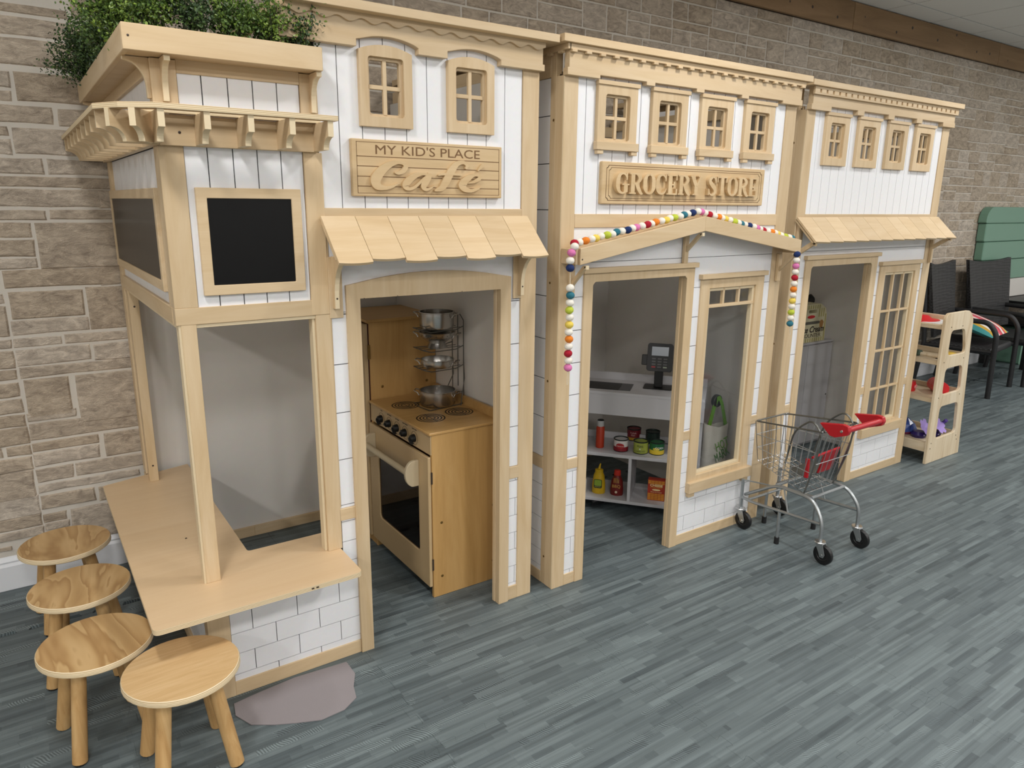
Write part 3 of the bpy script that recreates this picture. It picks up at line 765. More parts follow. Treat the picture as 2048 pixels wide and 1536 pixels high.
# --- booth (x .36 - .81)
X0 = .36
bx('post', WZ, T, X0, F, 1.298, .424, F + .05, 1.742); bx('post', WZ, T, X0 + .012, F, .43, .414, F + .04, 1.25); bx('post_edge', PLYP, T, X0 + .006, F + .003, .43, X0 + .012, F + .04, 1.25, 0)
bx('post', WZ, T, X0, F, 1.835, .424, F + .05, 1.962)
bx('post', WZ, T, X0, F, 0, .428, F + .05, .42)
bx('beam', WX, T, X0, F - .001, 1.249, .80, F + .04, 1.298); bx('beam_lip', PLYP, T, X0 + .01, F + .004, 1.238, .77, F + .04, 1.249)
bx('beam', WY, T, X0 - .001, F + .04, 1.249, X0 + .04, BK, 1.298); bx('beam_lip', PLYP, T, X0 + .004, F + .04, 1.238, X0 + .035, BK - .05, 1.249)
bx('post_jamb', PLYP, T, .760, F + .010, .43, .769, F + .045, 1.245)
bc = thing_part('board_cladding', T)
bj = [.424, .4865, .5555, .6235, .692, .758]
boards_v(bc, bj, 1.298, 1.742, PY_); boards_v(bc, bj, 1.835, 1.932, PY_)
bx('cladding_back', GROOVE, bc, .40, F + .0122, 1.28, .77, F + .022, 1.945, 0)
bx('rail', WX, T, .424, F, 1.93, .758, F + .04, 1.965)
def chalk(par, a, b, z0, z1, wv, axis):
    c = thing_part('chalkboard', par)
    if axis == 1:
        MB().prism([(a, z0), (b, z0), (b, z1), (a, z1)], 1, F - .010, PY_ - .0005, holes=[[(a + wv, z0 + wv), (b - wv, z0 + wv), (b - wv, z1 - wv), (a + wv, z1 - wv)]]).build('board_frame', WX, c, .0015)
        bx('writing_surface', BLACKB, c, a + wv - .002, F - .004, z0 + wv - .002, b - wv + .002, F + .006, z1 - wv + .002, 0)
    else:
        MB().prism([(a, z0), (b, z0), (b, z1), (a, z1)], 0, X0 - .008, X0 + .011, holes=[[(a + wv, z0 + wv), (b - wv, z0 + wv), (b - wv, z1 - wv), (a + wv, z1 - wv)]]).build('board_frame', WY, c, .0015)
        bx('writing_surface', BLACKB, c, X0 - .003, a + wv - .002, z0 + wv - .002, X0 + .008, b - wv + .002, z1 - wv + .002, 0)
chalk(T, .4425, .74, 1.331, 1.634, .029, 1)
chalk(T, F + .095, BK - .03, 1.337, 1.632, .03, 0)
# booth left side
bx('post', WZ, T, X0, F + .05, 1.298, X0 + .04, F + .075, 1.742); bx('post', WZ, T, X0, BK - .07, .43, X0 + .04, BK, 1.742)
bx('post', WZ, T, X0, BK - .18, .43, X0 + .036, BK - .14, 1.25); screw(T, X0 + .018, BK - .18, 1.18); screw(T, X0 + .018, BK - .18, .5)
for k in range(9):
    a = F + .075 + k * .1207
    bx('board', WHITE, bc, X0 + .011, a + .001, 1.298, X0 + .017, min(a + .1197, BK - .07), 1.742, 0)
    bx('board', WHITE, bc, X0 + .011, a + .001, 1.835, X0 + .017, min(a + .1197, BK - .07), 1.962, 0)
bx('cladding_back', GROOVE, bc, X0 + .0172, F + .05, 1.28, X0 + .022, BK - .02, 1.962, 0)
bx('rail', WY, T, X0, F + .05, 1.93, X0 + .04, BK, 1.965)
tl2 = thing_part('tile_panel', T)
tiles(tl2, F + .05, BK - .07, .05, .42, X0 + .008, px=F, axis='y'); bx('tile_back', GROOVE, tl2, X0 + .0142, F + .04, .03, X0 + .02, BK, .42, 0)
bx('rail', WY, T, X0, F + .05, 0, X0 + .04, BK, .05); bx('post', WZ, T, X0, BK - .07, 0, X0 + .04, BK, .42)
# counter top (L shape, rounded corners)
def rounded(poly, r, n=5):
    out = []; k = len(poly)
    for i in range(k):
        a, b, c = Vector(poly[i - 1]), Vector(poly[i]), Vector(poly[(i + 1) % k]); u = (a - b).normalized(); v = (c - b).normalized()
        rr = r[i] if isinstance(r, (list, tuple)) else r
        for j in range(n + 1):
            t = j / n; p = b + u * rr * (1 - t) ** 2 + v * rr * t ** 2; out.append((p.x, p.y))
    return out
cp = rounded([(.188, 2.033), (.812, 2.036), (.812, 2.385), (.537, 2.385), (.537, BK - .03), (.188, BK - .125)], [.022, .022, .004, .014, .006, .012])
MB().prism(cp, 2, .414, .43, mside=1).build('countertop', [WC, PLY], T, .0015)
for x in (.64, .655): bx('edge_knot', SCREW, T, x, 2.0336, .420, x + .008, 2.0366, .424, 0)
bx('counter_support', WY, T, .30, F - .10, .36, .32, F + .4, .414); screw(T, .36 + .02, 2.6, .4305)
# frieze + pergola tails
bx('frieze', WX, T, X0, F - .016, 1.742, .80, F + .02, 1.822); bx('frieze', WY, T, X0 - .014, F - .016, 1.742, X0 + .004, BK, 1.822)
screw(T, .415, F - .0165, 1.777, r=.0038); screw(T, .70, F - .0165, 1.777, r=.0038)
pg = thing_part('pergola_trim', T)
tail = [(0, 1.822), (.125, 1.822), (.125, 1.779)]
for i in range(9):
    a = math.pi / 2 * i / 8; tail.append((.125 - .042 * math.sin(a), 1.779 - .034 * (1 - math.cos(a))))
tail += [(0, 1.745)]
mt = MB().prism([(-a, b) for a, b in tail], 0, -.008, .008, mside=1).mesh('rafter_tail', [WY, PLYP])
for x in (.352, .462, .573, .685, .794): link(mt, 'rafter_tail', pg, (x, F - .016, 0))
ny = 9
for k in range(ny): link(mt, 'rafter_tail', pg, (X0 - .014, F + .02 + k * (BK - .04 - F) / (ny - 1), 0), (0, 0, -math.pi / 2))
link(mt, 'rafter_tail', pg, (X0 - .004, F - .008, 0), (0, 0, -math.radians(32))); link(mt, 'rafter_tail', pg, (X0 - .010, F - .002, 0), (0, 0, -math.radians(62)))
po = [(.816, 2.083), (.340, 2.083), (.262, 2.134), (.214, 2.215), (.214, BK)]
pi_ = [(.816, 2.118), (.350, 2.118), (.290, 2.158), (.249, 2.225), (.249, BK)]
MB().prism(po + pi_[::-1], 2, 1.822, 1.836, mside=1).build('pergola_rail', [WX, PLY], pg, .001)
wi = [(.80, 2.185), (.372, 2.185), (.33, 2.22), (.325, BK)]; wo = [(.80, 2.213), (.38, 2.213), (.355, 2.235), (.352, BK)]
MB().prism(wi + wo[::-1], 2, 1.823, 1.832, mside=1).build('pergola_rail', [WX, PLY], pg)
# planter box
pl = thing_part('planter_box', T)
bx('planter_board', WX, pl, .291, 2.150, 1.962, .803, 2.165, 2.025, .0015); bx('planter_board', WY, pl, .291, 2.165, 1.962, .306, BK + .01, 2.025, .0015)
MB().prism([(.306, 2.165), (.803, 2.165), (.803, 2.30), (.44, 2.30), (.44, BK), (.306, BK)], 2, 1.964, 1.974).build('planter_floor', WX, pl)
MB().prism([(.308, 2.167), (.800, 2.167), (.800, 2.30), (.44, 2.30), (.44, BK), (.308, BK)], 2, 1.975, 2.005).build('planter_soil', plain('soil', (50, 42, 32), .95, bump=.5), pl)
bx('planter_board', WX, pl, .44, 2.285, 1.974, .803, 2.30, 2.025); bx('planter_board', WY, pl, .425, 2.30, 1.974, .44, BK, 2.025); bx('planter_board', WY, pl, .788, 2.165, 1.974, .803, 2.285, 2.025)
screw(pl, .305, 2.1498, 1.995, r=.003)
bracket(T, .384, .400, F - .001, 1.962, .066, .108, .012); bracket(T, .787, .803, F - .001, 1.962, .066, .108, .012)
for yy in (F + .012, BK - .05):
    p = [(X0, 1.962), (X0 - .062, 1.962), (X0 - .062, 1.954)] + [(X0 - .010 - .046 * (1 - math.sin(math.pi / 2 * i / 8)), 1.952 - .062 * (1 - math.cos(math.pi / 2 * i / 8))) for i in range(9)] + [(X0 - .010, 1.862), (X0, 1.862)]
    MB().prism(p, 1, yy, yy + .016, mside=1).build('bracket', [WX, PLYP], T, .001)
house_shell(T, .78, 1.63, F, BK, 2.06)
for o in list(T.children):   # the booth is open towards the shop: drop the inner left wall
    if o.name.split('.')[0] in ('side_wall', 'side_rail', 'side_sill') and (o.data.vertices[0].co.x + 1.0) < .9: bpy.data.objects.remove(o)
bx('back_panel', INWH, T, X0 + .04, BK - .012, 0, .80, BK, 1.25, 0); bx('back_baseboard', WX, T, X0 + .04, BK - .026, 0, .81, BK - .012, .05)
bx('tower_side', INWH, T, .80, F + .05, 1.5, .812, BK, 2.06, 0); bx('side_rail', WY, T, .79, F + .05, 2.06, .812, BK, 2.11)
# ================================================================ grocery store and third shop (same kit, different trims)
def shop(x0, F, kind, label):
    T = thing('shop_playhouse' if kind == 'plain' else 'grocery_playhouse', label, 'playhouse', (x0 + .68, 2.8, 0))
    D = lambda v: x0 + v
    PYs = F + .005; x1 = D(1.365)
    bx('post', WZ, T, D(0), F, 0, D(.065), F + .05, 2.05); bx('post', WZ, T, D(1.29), F, 0, x1, F + .05, 2.05)
    bx('post_edge', PLYP, T, D(-.0006), F + .001, 0, D(0), F + .006, 2.05, 0)
    bx('side_post', WY if False else WZ, T, D(.0006), F + .05, 0, D(.03), F + .083, 2.15)
    bx('rail', WX, T, D(.065), F - .001, 1.512, D(1.29), F + .04, 1.563)
    # upper boards, split around the windows
    up = thing_part('board_cladding', T)
    wx = [(D(.152 + .281 * k), D(.353 + .281 * k)) for k in range(4)] if kind == 'grocery' else [(D(.148 + .2795 * k), D(.343 + .2795 * k)) for k in range(4)]
    zt = 2.10; gz0, gz1 = (1.836, 2.0)
    gl = [(a + .039, b - .039) for a, b in wx]
    joints = [D(.065)] + [D(.106 + .0696 * k) for k in range(17)] + [D(1.29)]
    for a, b in zip(joints, joints[1:]):
        hit = [g for g in gl if a < g[1] and b > g[0]]
        if not hit: bx('board', WHITE, up, a + .0016, PYs, 1.563, b - .0016, PYs + .006, zt, 0); continue
        bx('board', WHITE, up, a + .0016, PYs, 1.563, b - .0016, PYs + .006, gz0, 0); bx('board', WHITE, up, a + .0016, PYs, gz1, b - .0016, PYs + .006, zt, 0)
        for g in hit:
            if a < g[0] - .001: bx('board', WHITE, up, a + .0016, PYs, gz0, g[0], PYs + .006, gz1, 0)
            if b > g[1] + .001: bx('board', WHITE, up, g[1], PYs, gz0, b - .0016, PYs + .006, gz1, 0)
    MB().prism([(D(.06), 1.55), (D(1.3), 1.55), (D(1.3), zt), (D(.06), zt)], 1, F + .0115, F + .016, holes=[[(a, gz0), (b, gz0), (b, gz1), (a, gz1)] for a, b in gl]).build('cladding_back', GROOVE, up)
    for (a, b), (ga, gb) in zip(wx, gl):
        upper_window(T, a, b, 1.802 if kind == 'grocery' else 1.799, 2.044, F - .012, (ga, gz0, gb, gz1), cap=True, sill=(kind == 'grocery'))
    # frieze with notches
    fz = [(D(0) - (.0), 2.048)]
    nt = [(D(.149 + .2815 * k), D(.385 + .2815 * k)) for k in range(4)] if kind == 'grocery' else [(D(.156 + .2847 * k), D(.382 + .2847 * k)) for k in range(4)]
    nz = 2.0595 if kind == 'grocery' else 2.069
    for a, b in nt: fz += [(a, 2.048), (a, nz), (b, nz), (b, 2.048)]
    fz += [(D(1.372), 2.048), (D(1.372), 2.073), (D(1.362), 2.073), (D(1.362), 2.152), (D(.003), 2.152), (D(.003), 2.073), (D(-.004), 2.073), (D(-.004), 2.048)]
    fz = fz[1:]
    MB().prism(fz, 1, F - .022, F + .006).build('frieze', WX, T, .0012)
    if kind == 'grocery':
        dn = thing_part('dentil_trim', T)
        bx('trim_strip', WX, dn, D(-.006), F - .034, 2.130, D(1.37), F - .022, 2.150)
        for k in range(21): bx('dentil', WX, dn, D(.002 + .0668 * k), F - .038, 2.122, D(.026 + .0668 * k), F - .022, 2.131, .001)
        for k in range(4): bx('dentil', WX, dn, D(-.016), F + .0 + .066 * k, 2.122, D(.0), F + .024 + .066 * k, 2.131, .001)
        bx('trim_strip', WY, dn, D(-.014), F - .034, 2.130, D(0), F + .6, 2.150)
    else:
        dn = thing_part('dentil_trim', T)
        bx('trim_strip', WX, dn, D(-.006), F - .034, 2.138, D(1.37), F - .022, 2.150); bx('trim_strip', WX, dn, D(-.006), F - .034, 2.114, D(1.37), F - .022, 2.123)
        hw = .0515
        for k in range(27): bx('dentil', WX, dn, D(-.006 + hw * k), F - .034, 2.1225, D(-.006 + hw * k + .037), F - .022, 2.1385, 0)
    bx('cornice', WX, T, D(-.042), F - .048, 2.150, D(1.40), F + .05, 2.176); bx('cornice_return', WY, T, D(-.042), F + .05, 2.150, D(.02), BK, 2.176); bx('cornice_return', WY, T, D(1.34), F + .05, 2.150, D(1.40), BK, 2.176)
    # left outside wall: siding and tiles between side posts
    sd = thing_part('side_siding', T)
    zs = [.574, .745, .910, 1.073, 1.245, 1.41, 1.577, 1.747, 1.918, 2.05]
    for a, b in zip(zs, zs[1:]): bx('siding_board', WHITE, sd, D(.004), F + .083, a + .0016, D(.010), BK, b - .0016, 0)
    tiles(sd, F + .083, F + .6, .05, .52, D(.004), px=F + .02, axis='y')
    bx('siding_back', GROOVE, sd, D(.0102), F + .10, .03, D(.016), BK, 2.06, 0)
    bx('side_rail', WY, T, D(0), F + .083, .522, D(.02), BK, .574); bx('side_rail', WY, T, D(0), F + .083, 0, D(.02), BK, .05); bx('side_rail', WY, T, D(0), F + .083, 2.05, D(.02), BK, 2.15)
    for z in (1.9, 1.30, .905, .13): screw(T, D(-.0004), F + .06, z, BRASS, axis=0, r=.005)
    # inner structure
    bx('side_wall', INWH, T, D(.017), F + .05, .0, D(.024), BK, 2.06, 0); bx('side_wall', INWH, T, D(1.345), F + .05, .0, D(1.352), BK, 2.06, 0); bx('side_wall', WHITE, T, D(1.353), F + .05, 0, D(1.36), BK, 2.1, 0)
    bx('back_panel', INWH, T, D(.024), BK - .012, 0, D(1.345), BK, 2.02, 0); bx('back_baseboard', WX, T, D(.024), BK - .026, 0, D(1.345), BK - .012, .05)
    bx('back_rail', WX, T, D(.024), BK - .03, 1.985, D(1.345), BK - .012, 2.04); bx('back_stile', WZ, T, D(.024), BK - .075, .05, D(.075), BK - .026, 2.04)
    bx('inner_rail', WY, T, D(.024), F + .05, 2.02, D(.05), BK, 2.07); bx('inner_rail', WY, T, D(1.32), F + .05, 2.02, D(1.345), BK, 2.07)
    # lower wall
    dl0, dl1, dr0, dr1 = (.122, .168, .704, .752) if kind == 'grocery' else (.112, .162, .722, .778)
    wl, wr = (.800, 1.240) if kind == 'grocery' else (.818, 1.252)
    gx0, gx1, gzl, gzh = (.858, 1.183, .342, 1.236) if kind == 'grocery' else (.876, 1.200, .332, 1.237)
    low = thing_part('siding', T); st, phs = .1325, .5825
    bk_ = [(D(.06), .03), (D(dl1 - .01), .03), (D(dl1 - .01), 1.31), (D(dr0 + .01), 1.31), (D(dr0 + .01), .03), (D(1.3), .03), (D(1.3), 1.512), (D(.06), 1.512)]
    MB().prism(bk_, 1, F + .0115, F + .016, holes=[[(D(gx0 - .01), gzl - .01), (D(gx1 + .01), gzl - .01), (D(gx1 + .01), gzh + .01), (D(gx0 - .01), gzh + .01)]]).build('siding_back', GROOVE, low)
    boards_h(low, D(.065), D(dl0 + .01), .575, 1.2435, st, phs, PYs); boards_h(low, D(dr1 - .01), D(wl + .02), .575, 1.2435, st, phs, PYs); boards_h(low, D(wr - .02), D(1.29), .575, 1.2435, st, phs, PYs)
    for a, b, z in ((.065, dl1 - .01, 1.2457), (dl1 - .01, dr0 + .01, 1.312), (dr0 + .01, wl + .02, 1.2457), (wl + .02, wr - .02, 1.265), (wr - .02, 1.29, 1.2457)):
        bx('siding_board', WHITE, low, D(a), PYs, z, D(b), PYs + .006, 1.3768, 0)
    bx('siding_board', WHITE, low, D(.065), PYs, 1.379, D(1.29), PYs + .006, 1.512, 0)
    tl = thing_part('tile_panel', T)
    tiles(tl, D(.065), D(dl0 + .005), .05, .531, PYs, ph=.067, px=D(.10)); tiles(tl, D(dr1 - .005), D(1.29), .05, .30, PYs, ph=.067, px=D(.878))
    tiles(tl, D(dr1 - .005), D(wl + .02), .30, .531, PYs, ph=.067, px=D(.878)); tiles(tl, D(wr - .02), D(1.29), .30, .531, PYs, ph=.067, px=D(.878))
    for a, b in ((.065, dl0), (dr1, wl), (wr, 1.29)): bx('rail', WX, T, D(a), F, .531, D(b), F + .03, .575)
    bx('rail', WX, T, D(.065), F, 0, D(dl1 - .02), F + .04, .05); bx('rail', WX, T, D(dr1 - .02), F, 0, D(1.29), F + .04, .05)
    # door surround
    MB().prism([(D(dl0), 0), (D(dl1), 0), (D(dl1), 1.30 - .012), (D(dl1 + .012), 1.30), (D(dr0 - .012), 1.30), (D(dr0), 1.30 - .012), (D(dr0), 0), (D(dr1), 0), (D(dr1), 1.338), (D(dl0), 1.338)], 1, F - .004, F + .022).build('door_surround', WZ, T, .0015)
    bx('door_cap', WX, T, D(dl0 - .012), F - .018, 1.336, D(dr1 + .01), F + .01, 1.357)
    bx('door_jamb', WZ, T, D(dr0 - .003), F + .022, 0, D(dr0 + .02), F + .042, 1.3); bx('door_jamb', WZ, T, D(dl1 - .02), F + .022, 0, D(dl1 + .003), F + .042, 1.3)
    # big window
    w = thing_part('window', T)
    MB().prism([(D(wl), .31), (D(wr), .31), (D(wr), 1.283), (D(wl), 1.283)], 1, F - .004, F + .03, holes=[[(D(gx0), gzl), (D(gx1), gzl), (D(gx1), gzh), (D(gx0), gzh)]]).build('window_frame', WZ, w, .0015)
    s_ = .014
    MB().prism([(D(gx0), gzl), (D(gx1), gzl), (D(gx1), gzh), (D(gx0), gzh)], 1, F + .006, F + .029, holes=[[(D(gx0 + s_), gzl + s_), (D(gx1 - s_), gzl + s_), (D(gx1 - s_), gzh - s_), (D(gx0 + s_), gzh - s_)]]).build('sash', PLYP, w, .001)
    bx('window_cap', WX, w, D(wl - .012), F - .02, 1.281, D(wr + .008), F + .008, 1.302)
    bx('window_sill', WX, w, D(wl - .002), F - .022, .262 if kind == 'grocery' else .258, D(wr + .016), F + .012, .314)
    if kind == 'grocery': bx('sill_foot', WX, w, D(wl + .006), F - .014, .240, D(wl + .045), F + .012, .262); bx('sill_foot', WX, w, D(wr - .04), F - .014, .240, D(wr), F + .012, .262)
    if kind == 'grocery':
        bx('muntin', WX, w, D(gx0), F + .004, 1.146, D(gx1), F + .022, 1.160)
        for k in (1, 2): bx('muntin', WZ, w, D(gx0 + (gx1 - gx0) * k / 3 - .006), F + .005, 1.158, D(gx0 + (gx1 - gx0) * k / 3 + .006), F + .022, gzh)
        bx('pane', GLASS, w, D(gx0 + .004), F + .024, gzl + .004, D(gx1 - .004), F + .027, gzh - .004, 0)
    else:
        for z in (1.012, .778, .545): bx('muntin', WX, w, D(gx0), F + .005, z - .006, D(gx1), F + .022, z + .006)
        for k in (1, 2): bx('muntin', WZ, w, D(gx0 + (gx1 - gx0) * k / 3 - .006), F + .004, gzl, D(gx0 + (gx1 - gx0) * k / 3 + .006), F + .021, gzh)
        xs = [gx0 + (gx1 - gx0) * k / 3 for k in range(4)]; zz = [gzl, .545, .778, 1.012, gzh]
        for i in range(3):
            for j in range(4): bx('pane', GLASS, w, D(xs[i] + .004), F + .024, zz[j] + .004, D(xs[i + 1] - .004), F + .027, zz[j + 1] - .004, 0)
    return T
GF = 2.20
GT = shop(1.72, GF, 'grocery', 'white and maple toy grocery store front with gabled porch roof and letter sign')
TF = 2.233
TT = shop(3.217, TF, 'plain', 'white and maple toy shop front without sign, with twelve-pane window, furthest right')
# grocery sign
sg = bx('sign', WS, GT, 1.904, GF - .012, 1.601, 2.88, GF + .010, 1.760, .003)
for ins, w_ in ((.014, .0012), (.022, .0009)):
    a, b, c, d, q = 1.904 + ins * 1.6, 1.601 + ins, 2.88 - ins * 1.6, 1.760 - ins, .010
    for r in ((a + q, b - w_, c - q, b + w_), (a + q, d - w_, c - q, d + w_), (a - w_, b + q, a + w_, d - q), (c - w_, b + q, c + w_, d - q)): bx('carved_line', CARVE, sg, r[0], GF - .0124, r[1], r[2], GF - .0116, r[3], 0)
    for cx, cz, a0 in ((a, b, 0), (c, b, 90), (c, d, 180), (a, d, 270)):
        mb = MB(); n = 6
        for i in range(n):
            t0, t1 = math.radians(a0 + 90 * i / n), math.radians(a0 + 90 * (i + 1) / n); p = []
            for t, rr in ((t0, q - w_), (t1, q - w_), (t1, q + w_), (t0, q + w_)): p.append((cx + rr * math.cos(t), GF - .0124, cz + rr * math.sin(t)))
            mb.add(p, [(3, 2, 1, 0), (0, 1, 2, 3)])
        mb.build('carved_line', CARVE, sg)
GL = {'R': (.86, [[(.18, .96, .07), (.46, .955, .1), (.66, .76, .24), (.48, .53, .1), (.2, .52, .07)], [(.42, .52, .2), (.58, .25, .22), (.74, .05, .16), (.86, .02, .05)]], [(.08, 0, .33, 1), (0, 0, .42, .07), (0, .93, .3, 1)]),
      'E': (.76, [], [(.08, 0, .33, 1), (0, .93, .7, 1), (.62, .72, .70, .95), (.3, .47, .5, .54), (.46, .36, .53, .64), (0, 0, .73, .07), (.65, .05, .73, .3)]),
      'O': (.82, [[(.41, .965, .08), (.24, .9, .14), (.13, .7, .24), (.12, .5, .25), (.13, .3, .24), (.24, .1, .14), (.41, .035, .08), (.58, .1, .14), (.69, .3, .24), (.70, .5, .25), (.69, .7, .24), (.58, .9, .14), (.41, .965, .08)]], []),
      'C': (.78, [[(.71, .7, .06), (.6, .9, .09), (.41, .965, .09), (.22, .88, .16), (.13, .66, .24), (.12, .5, .25), (.13, .32, .24), (.22, .12, .16), (.43, .035, .09), (.62, .1, .08), (.74, .3, .05)]], [(.65, .66, .74, .98)]),
      'G': (.86, [[(.71, .7, .06), (.6, .9, .09), (.41, .965, .09), (.22, .88, .16), (.13, .66, .24), (.12, .5, .25), (.13, .32, .24), (.22, .12, .16), (.43, .035, .09), (.62, .1, .09), (.68, .2, .08)]], [(.65, .66, .74, .98), (.52, .08, .76, .44), (.42, .41, .86, .48)]),
      'Y': (.84, [[(.14, .97, .24), (.28, .72, .24), (.43, .46, .22)], [(.72, .97, .08), (.6, .72, .09), (.46, .46, .1)]], [(.30, 0, .54, .5), (.2, 0, .64, .07), (0, .93, .34, 1), (.58, .93, .86, 1)]),
      'S': (.70, [[(.60, .68, .06), (.52, .9, .09), (.36, .965, .1), (.18, .85, .18), (.17, .7, .22), (.32, .55, .25), (.5, .4, .25), (.56, .22, .2), (.46, .07, .12), (.3, .03, .09), (.14, .12, .08), (.07, .34, .06)]], [(.56, .66, .64, .98), (.03, .02, .10, .36)]),
      'T': (.78, [], [(.27, 0, .51, 1), (.17, 0, .61, .07), (0, .93, .78, 1), (0, .7, .07, .95), (.71, .7, .78, .95)]), ' ': (.42, [], [])}
TXT = 'GROCERY STORE'; tot = sum(GL[c][0] for c in TXT) + .03 * (len(TXT) - 1)
lx0, lx1, lz0, lz1 = 1.962, 2.814, 1.641, 1.720
ks = (lx1 - lx0) / tot; cur = lx0
for c in TXT:
    wd, rib, rec = GL[c]; mb = MB(); Tm = (lambda cx: lambda p: (cx + p[0] * ks, lz0 + p[1] * (lz1 - lz0)))(cur)
    # stroke widths follow the letter height in x-units
    for i_, s_ in enumerate(rib): mb.ribbon(s_, Tm, GF - .030 - .0004 * i_, GF - .011 + .001 * i_, sub=5)
    for i_, (a, b, c_, d) in enumerate(rec):
        p, q = Tm((a, b)), Tm((c_, d)); mb.box(p[0], GF - .0296 + .0004 * i_, p[1], q[0], GF - .0095 + .0006 * i_, q[1])
    if rib or rec: mb.build('letter', WS, sg)
    cur += (wd + .03) * ks
# gabled porch on the grocery
gb = thing_part('gable_roof', GT)
YF = 2.10
pk, le, re_ = 2.407, 1.737, 3.082
def slope(xa, za, xb, zb, y0, y1, h, name, mat):
    p = [(xa, za), (xb, zb), (xb, zb - h), (xa, za - h)]
    return MB().prism(p, 1, y0, y1).build(name, mat, gb, .0015)
slope(le, 1.440, pk, 1.556, YF, YF + .016, .061, 'fascia_board', WX); slope(pk, 1.556, re_, 1.446, YF, YF + .016, .060, 'fascia_board', WX)
slope(le, 1.432, pk, 1.548, YF + .016, GF, .010, 'roof_board', WX); slope(pk, 1.548, re_, 1.438, YF + .016, GF, .010, 'roof_board', WX)
slope(le + .04, 1.462, pk, 1.572, GF - .012, GF, .03, 'wall_cleat', WX); slope(pk, 1.572, re_, 1.462, GF - .012, GF, .03, 'wall_cleat', WX)
bx('roof_end', WY, gb, le - .012, YF + .012, 1.380, le, GF, 1.436); bx('roof_end', WY, gb, re_, YF + .012, 1.384, re_ + .010, GF, 1.440)
screw(gb, le + .010, YF - .0004, 1.40, r=.003); screw(gb, le - .0125, YF + .05, 1.40, axis=0, r=.003)
def brace(x, w=.014, d=.09, zt=1.40, h=.13):
    bx('brace_leg', WZ, gb, x - .012, GF - .016, zt - h, x + .012, GF - .001, zt)
    p = [(GF - .014, zt - .085), (GF - .014, zt - .065), (GF - d + .008, zt), (GF - d - .012, zt)]
    MB().prism(p, 0, x - w / 2, x + w / 2, mside=0).build('brace', WZ, gb, .001)
    bx('brace_tip', PLYP, gb, x - w / 2, GF - d - .012, zt - .012, x + w / 2, GF - d, zt + .002, 0)
brace(pk - .01, zt=1.487); brace(le + .035, zt=1.374); brace(re_ - .03, zt=1.378)
# third shop awning
shingle_roof(TT, 3.205, 4.578, 12, TF - .004, 1.541, 2.108, 1.424, .0, curved=False)
for x in (3.222, 4.545):
    b_ = thing_part('awning_brace', TT)
    bx('brace_leg', WZ, b_, x, TF - .018, 1.28, x + .018, TF - .001, 1.52)
    MB().prism([(TF - .016, 1.36), (TF - .016, 1.385), (2.135, 1.44), (2.118, 1.425)], 0, x, x + .016).build('brace', WZ, b_, .001)
    MB().prism([(TF - .016, 1.5), (TF - .016, 1.53), (2.115, 1.428), (2.12, 1.412)], 0, x, x + .014).build('brace', WZ, b_, .001)
# ================================================================ felt ball garland
FELT = {n: plain('felt_' + n, c, .95, bump=.5, bscale=300) for n, c in dict(white=(236, 230, 218), pink=(214, 120, 172), red=(170, 22, 44), orange=(228, 130, 40), yellow=(232, 204, 90), lime=(186, 198, 66), teal=(46, 112, 128), navy=(26, 46, 96)).items()}
SEQ = ['pink', 'red', 'orange', 'yellow', 'lime', 'teal', 'navy']
prof = [(.0164 * math.cos(a), .0142 * math.sin(a)) for a in [math.pi * (i / 8 - .5) for i in range(9)]]; prof[0] = (0, -.0142); prof[-1] = (0, .0142)
bm_ = {c: MB().lathe(prof, n=14).mesh('felt_ball', FELT[c], smooth=True) for c in FELT}
GA = thing('felt_ball_garland', 'garland of coloured and white felt balls draped over the grocery gable', 'garland', (pk, YF + .03, 1.57))
path = []
hl = unproj(1137, 735, 1, YF - .012)
yl = YF - .014
zb = hl.z
seq = []
for k in range(12): seq.append(((1.684 + .0015 * math.sin(k * 2.1), 2.088, .998 + .0274 * k), SEQ[(k // 2) % 7] if k % 2 == 0 else 'white'))
for x_, z_, c in ((1.682, 1.372, 'navy'), (1.681, 1.399, 'white'), (1.686, 1.427, 'pink'), (1.70, 1.449, 'white')): seq.append(((x_, 2.09, z_), c))
nb = 26; col = ['red', 'white', 'orange', 'white', 'yellow', 'white', 'lime', 'white', 'teal', 'white', 'navy', 'white', 'pink', 'white']; col_ = ['white', 'red', 'white', 'orange', 'white', 'yellow', 'white', 'lime', 'white', 'teal', 'white', 'navy', 'white', 'pink']
a0, a1 = Vector((le - .014, YF + .02, 1.458)), Vector((pk - .02, YF + .034, 1.574))
for k in range(nb): seq.append((tuple(a0.lerp(a1, k / (nb - 1)) + Vector((0, .004 * math.sin(k * 1.7), .0012 * math.cos(k * 2.3)))), col[k % 14]))
a2, a3 = Vector((pk + .012, YF + .040, 1.572)), Vector((re_ - .01, YF + .05, 1.453))
col2 = ['pink', 'white', 'red', 'white', 'orange', 'white', 'yellow', 'white', 'lime', 'white', 'teal', 'white', 'navy', 'white']
for k in range(25): seq.append((tuple(a2.lerp(a3, k / 24) + Vector((0, .004 * math.sin(k * 1.3), .001 * math.cos(k)))), col2[k % 14]))
xr = 3.039; zr = 1.382
for k, c in enumerate(('navy', 'white', 'pink', 'white', 'red', 'white', 'orange', 'white', 'yellow', 'white', 'lime', 'white', 'teal')): seq.append(((xr, 2.088, zr - .0273 * k), c))
for p, c in seq:
    o = link(bm_[c], 'felt_ball', GA, p, (random.uniform(-.3, .3), random.uniform(-.3, .3), random.uniform(0, 3)))
STR = plain('cotton_string', (226, 214, 190), .9)
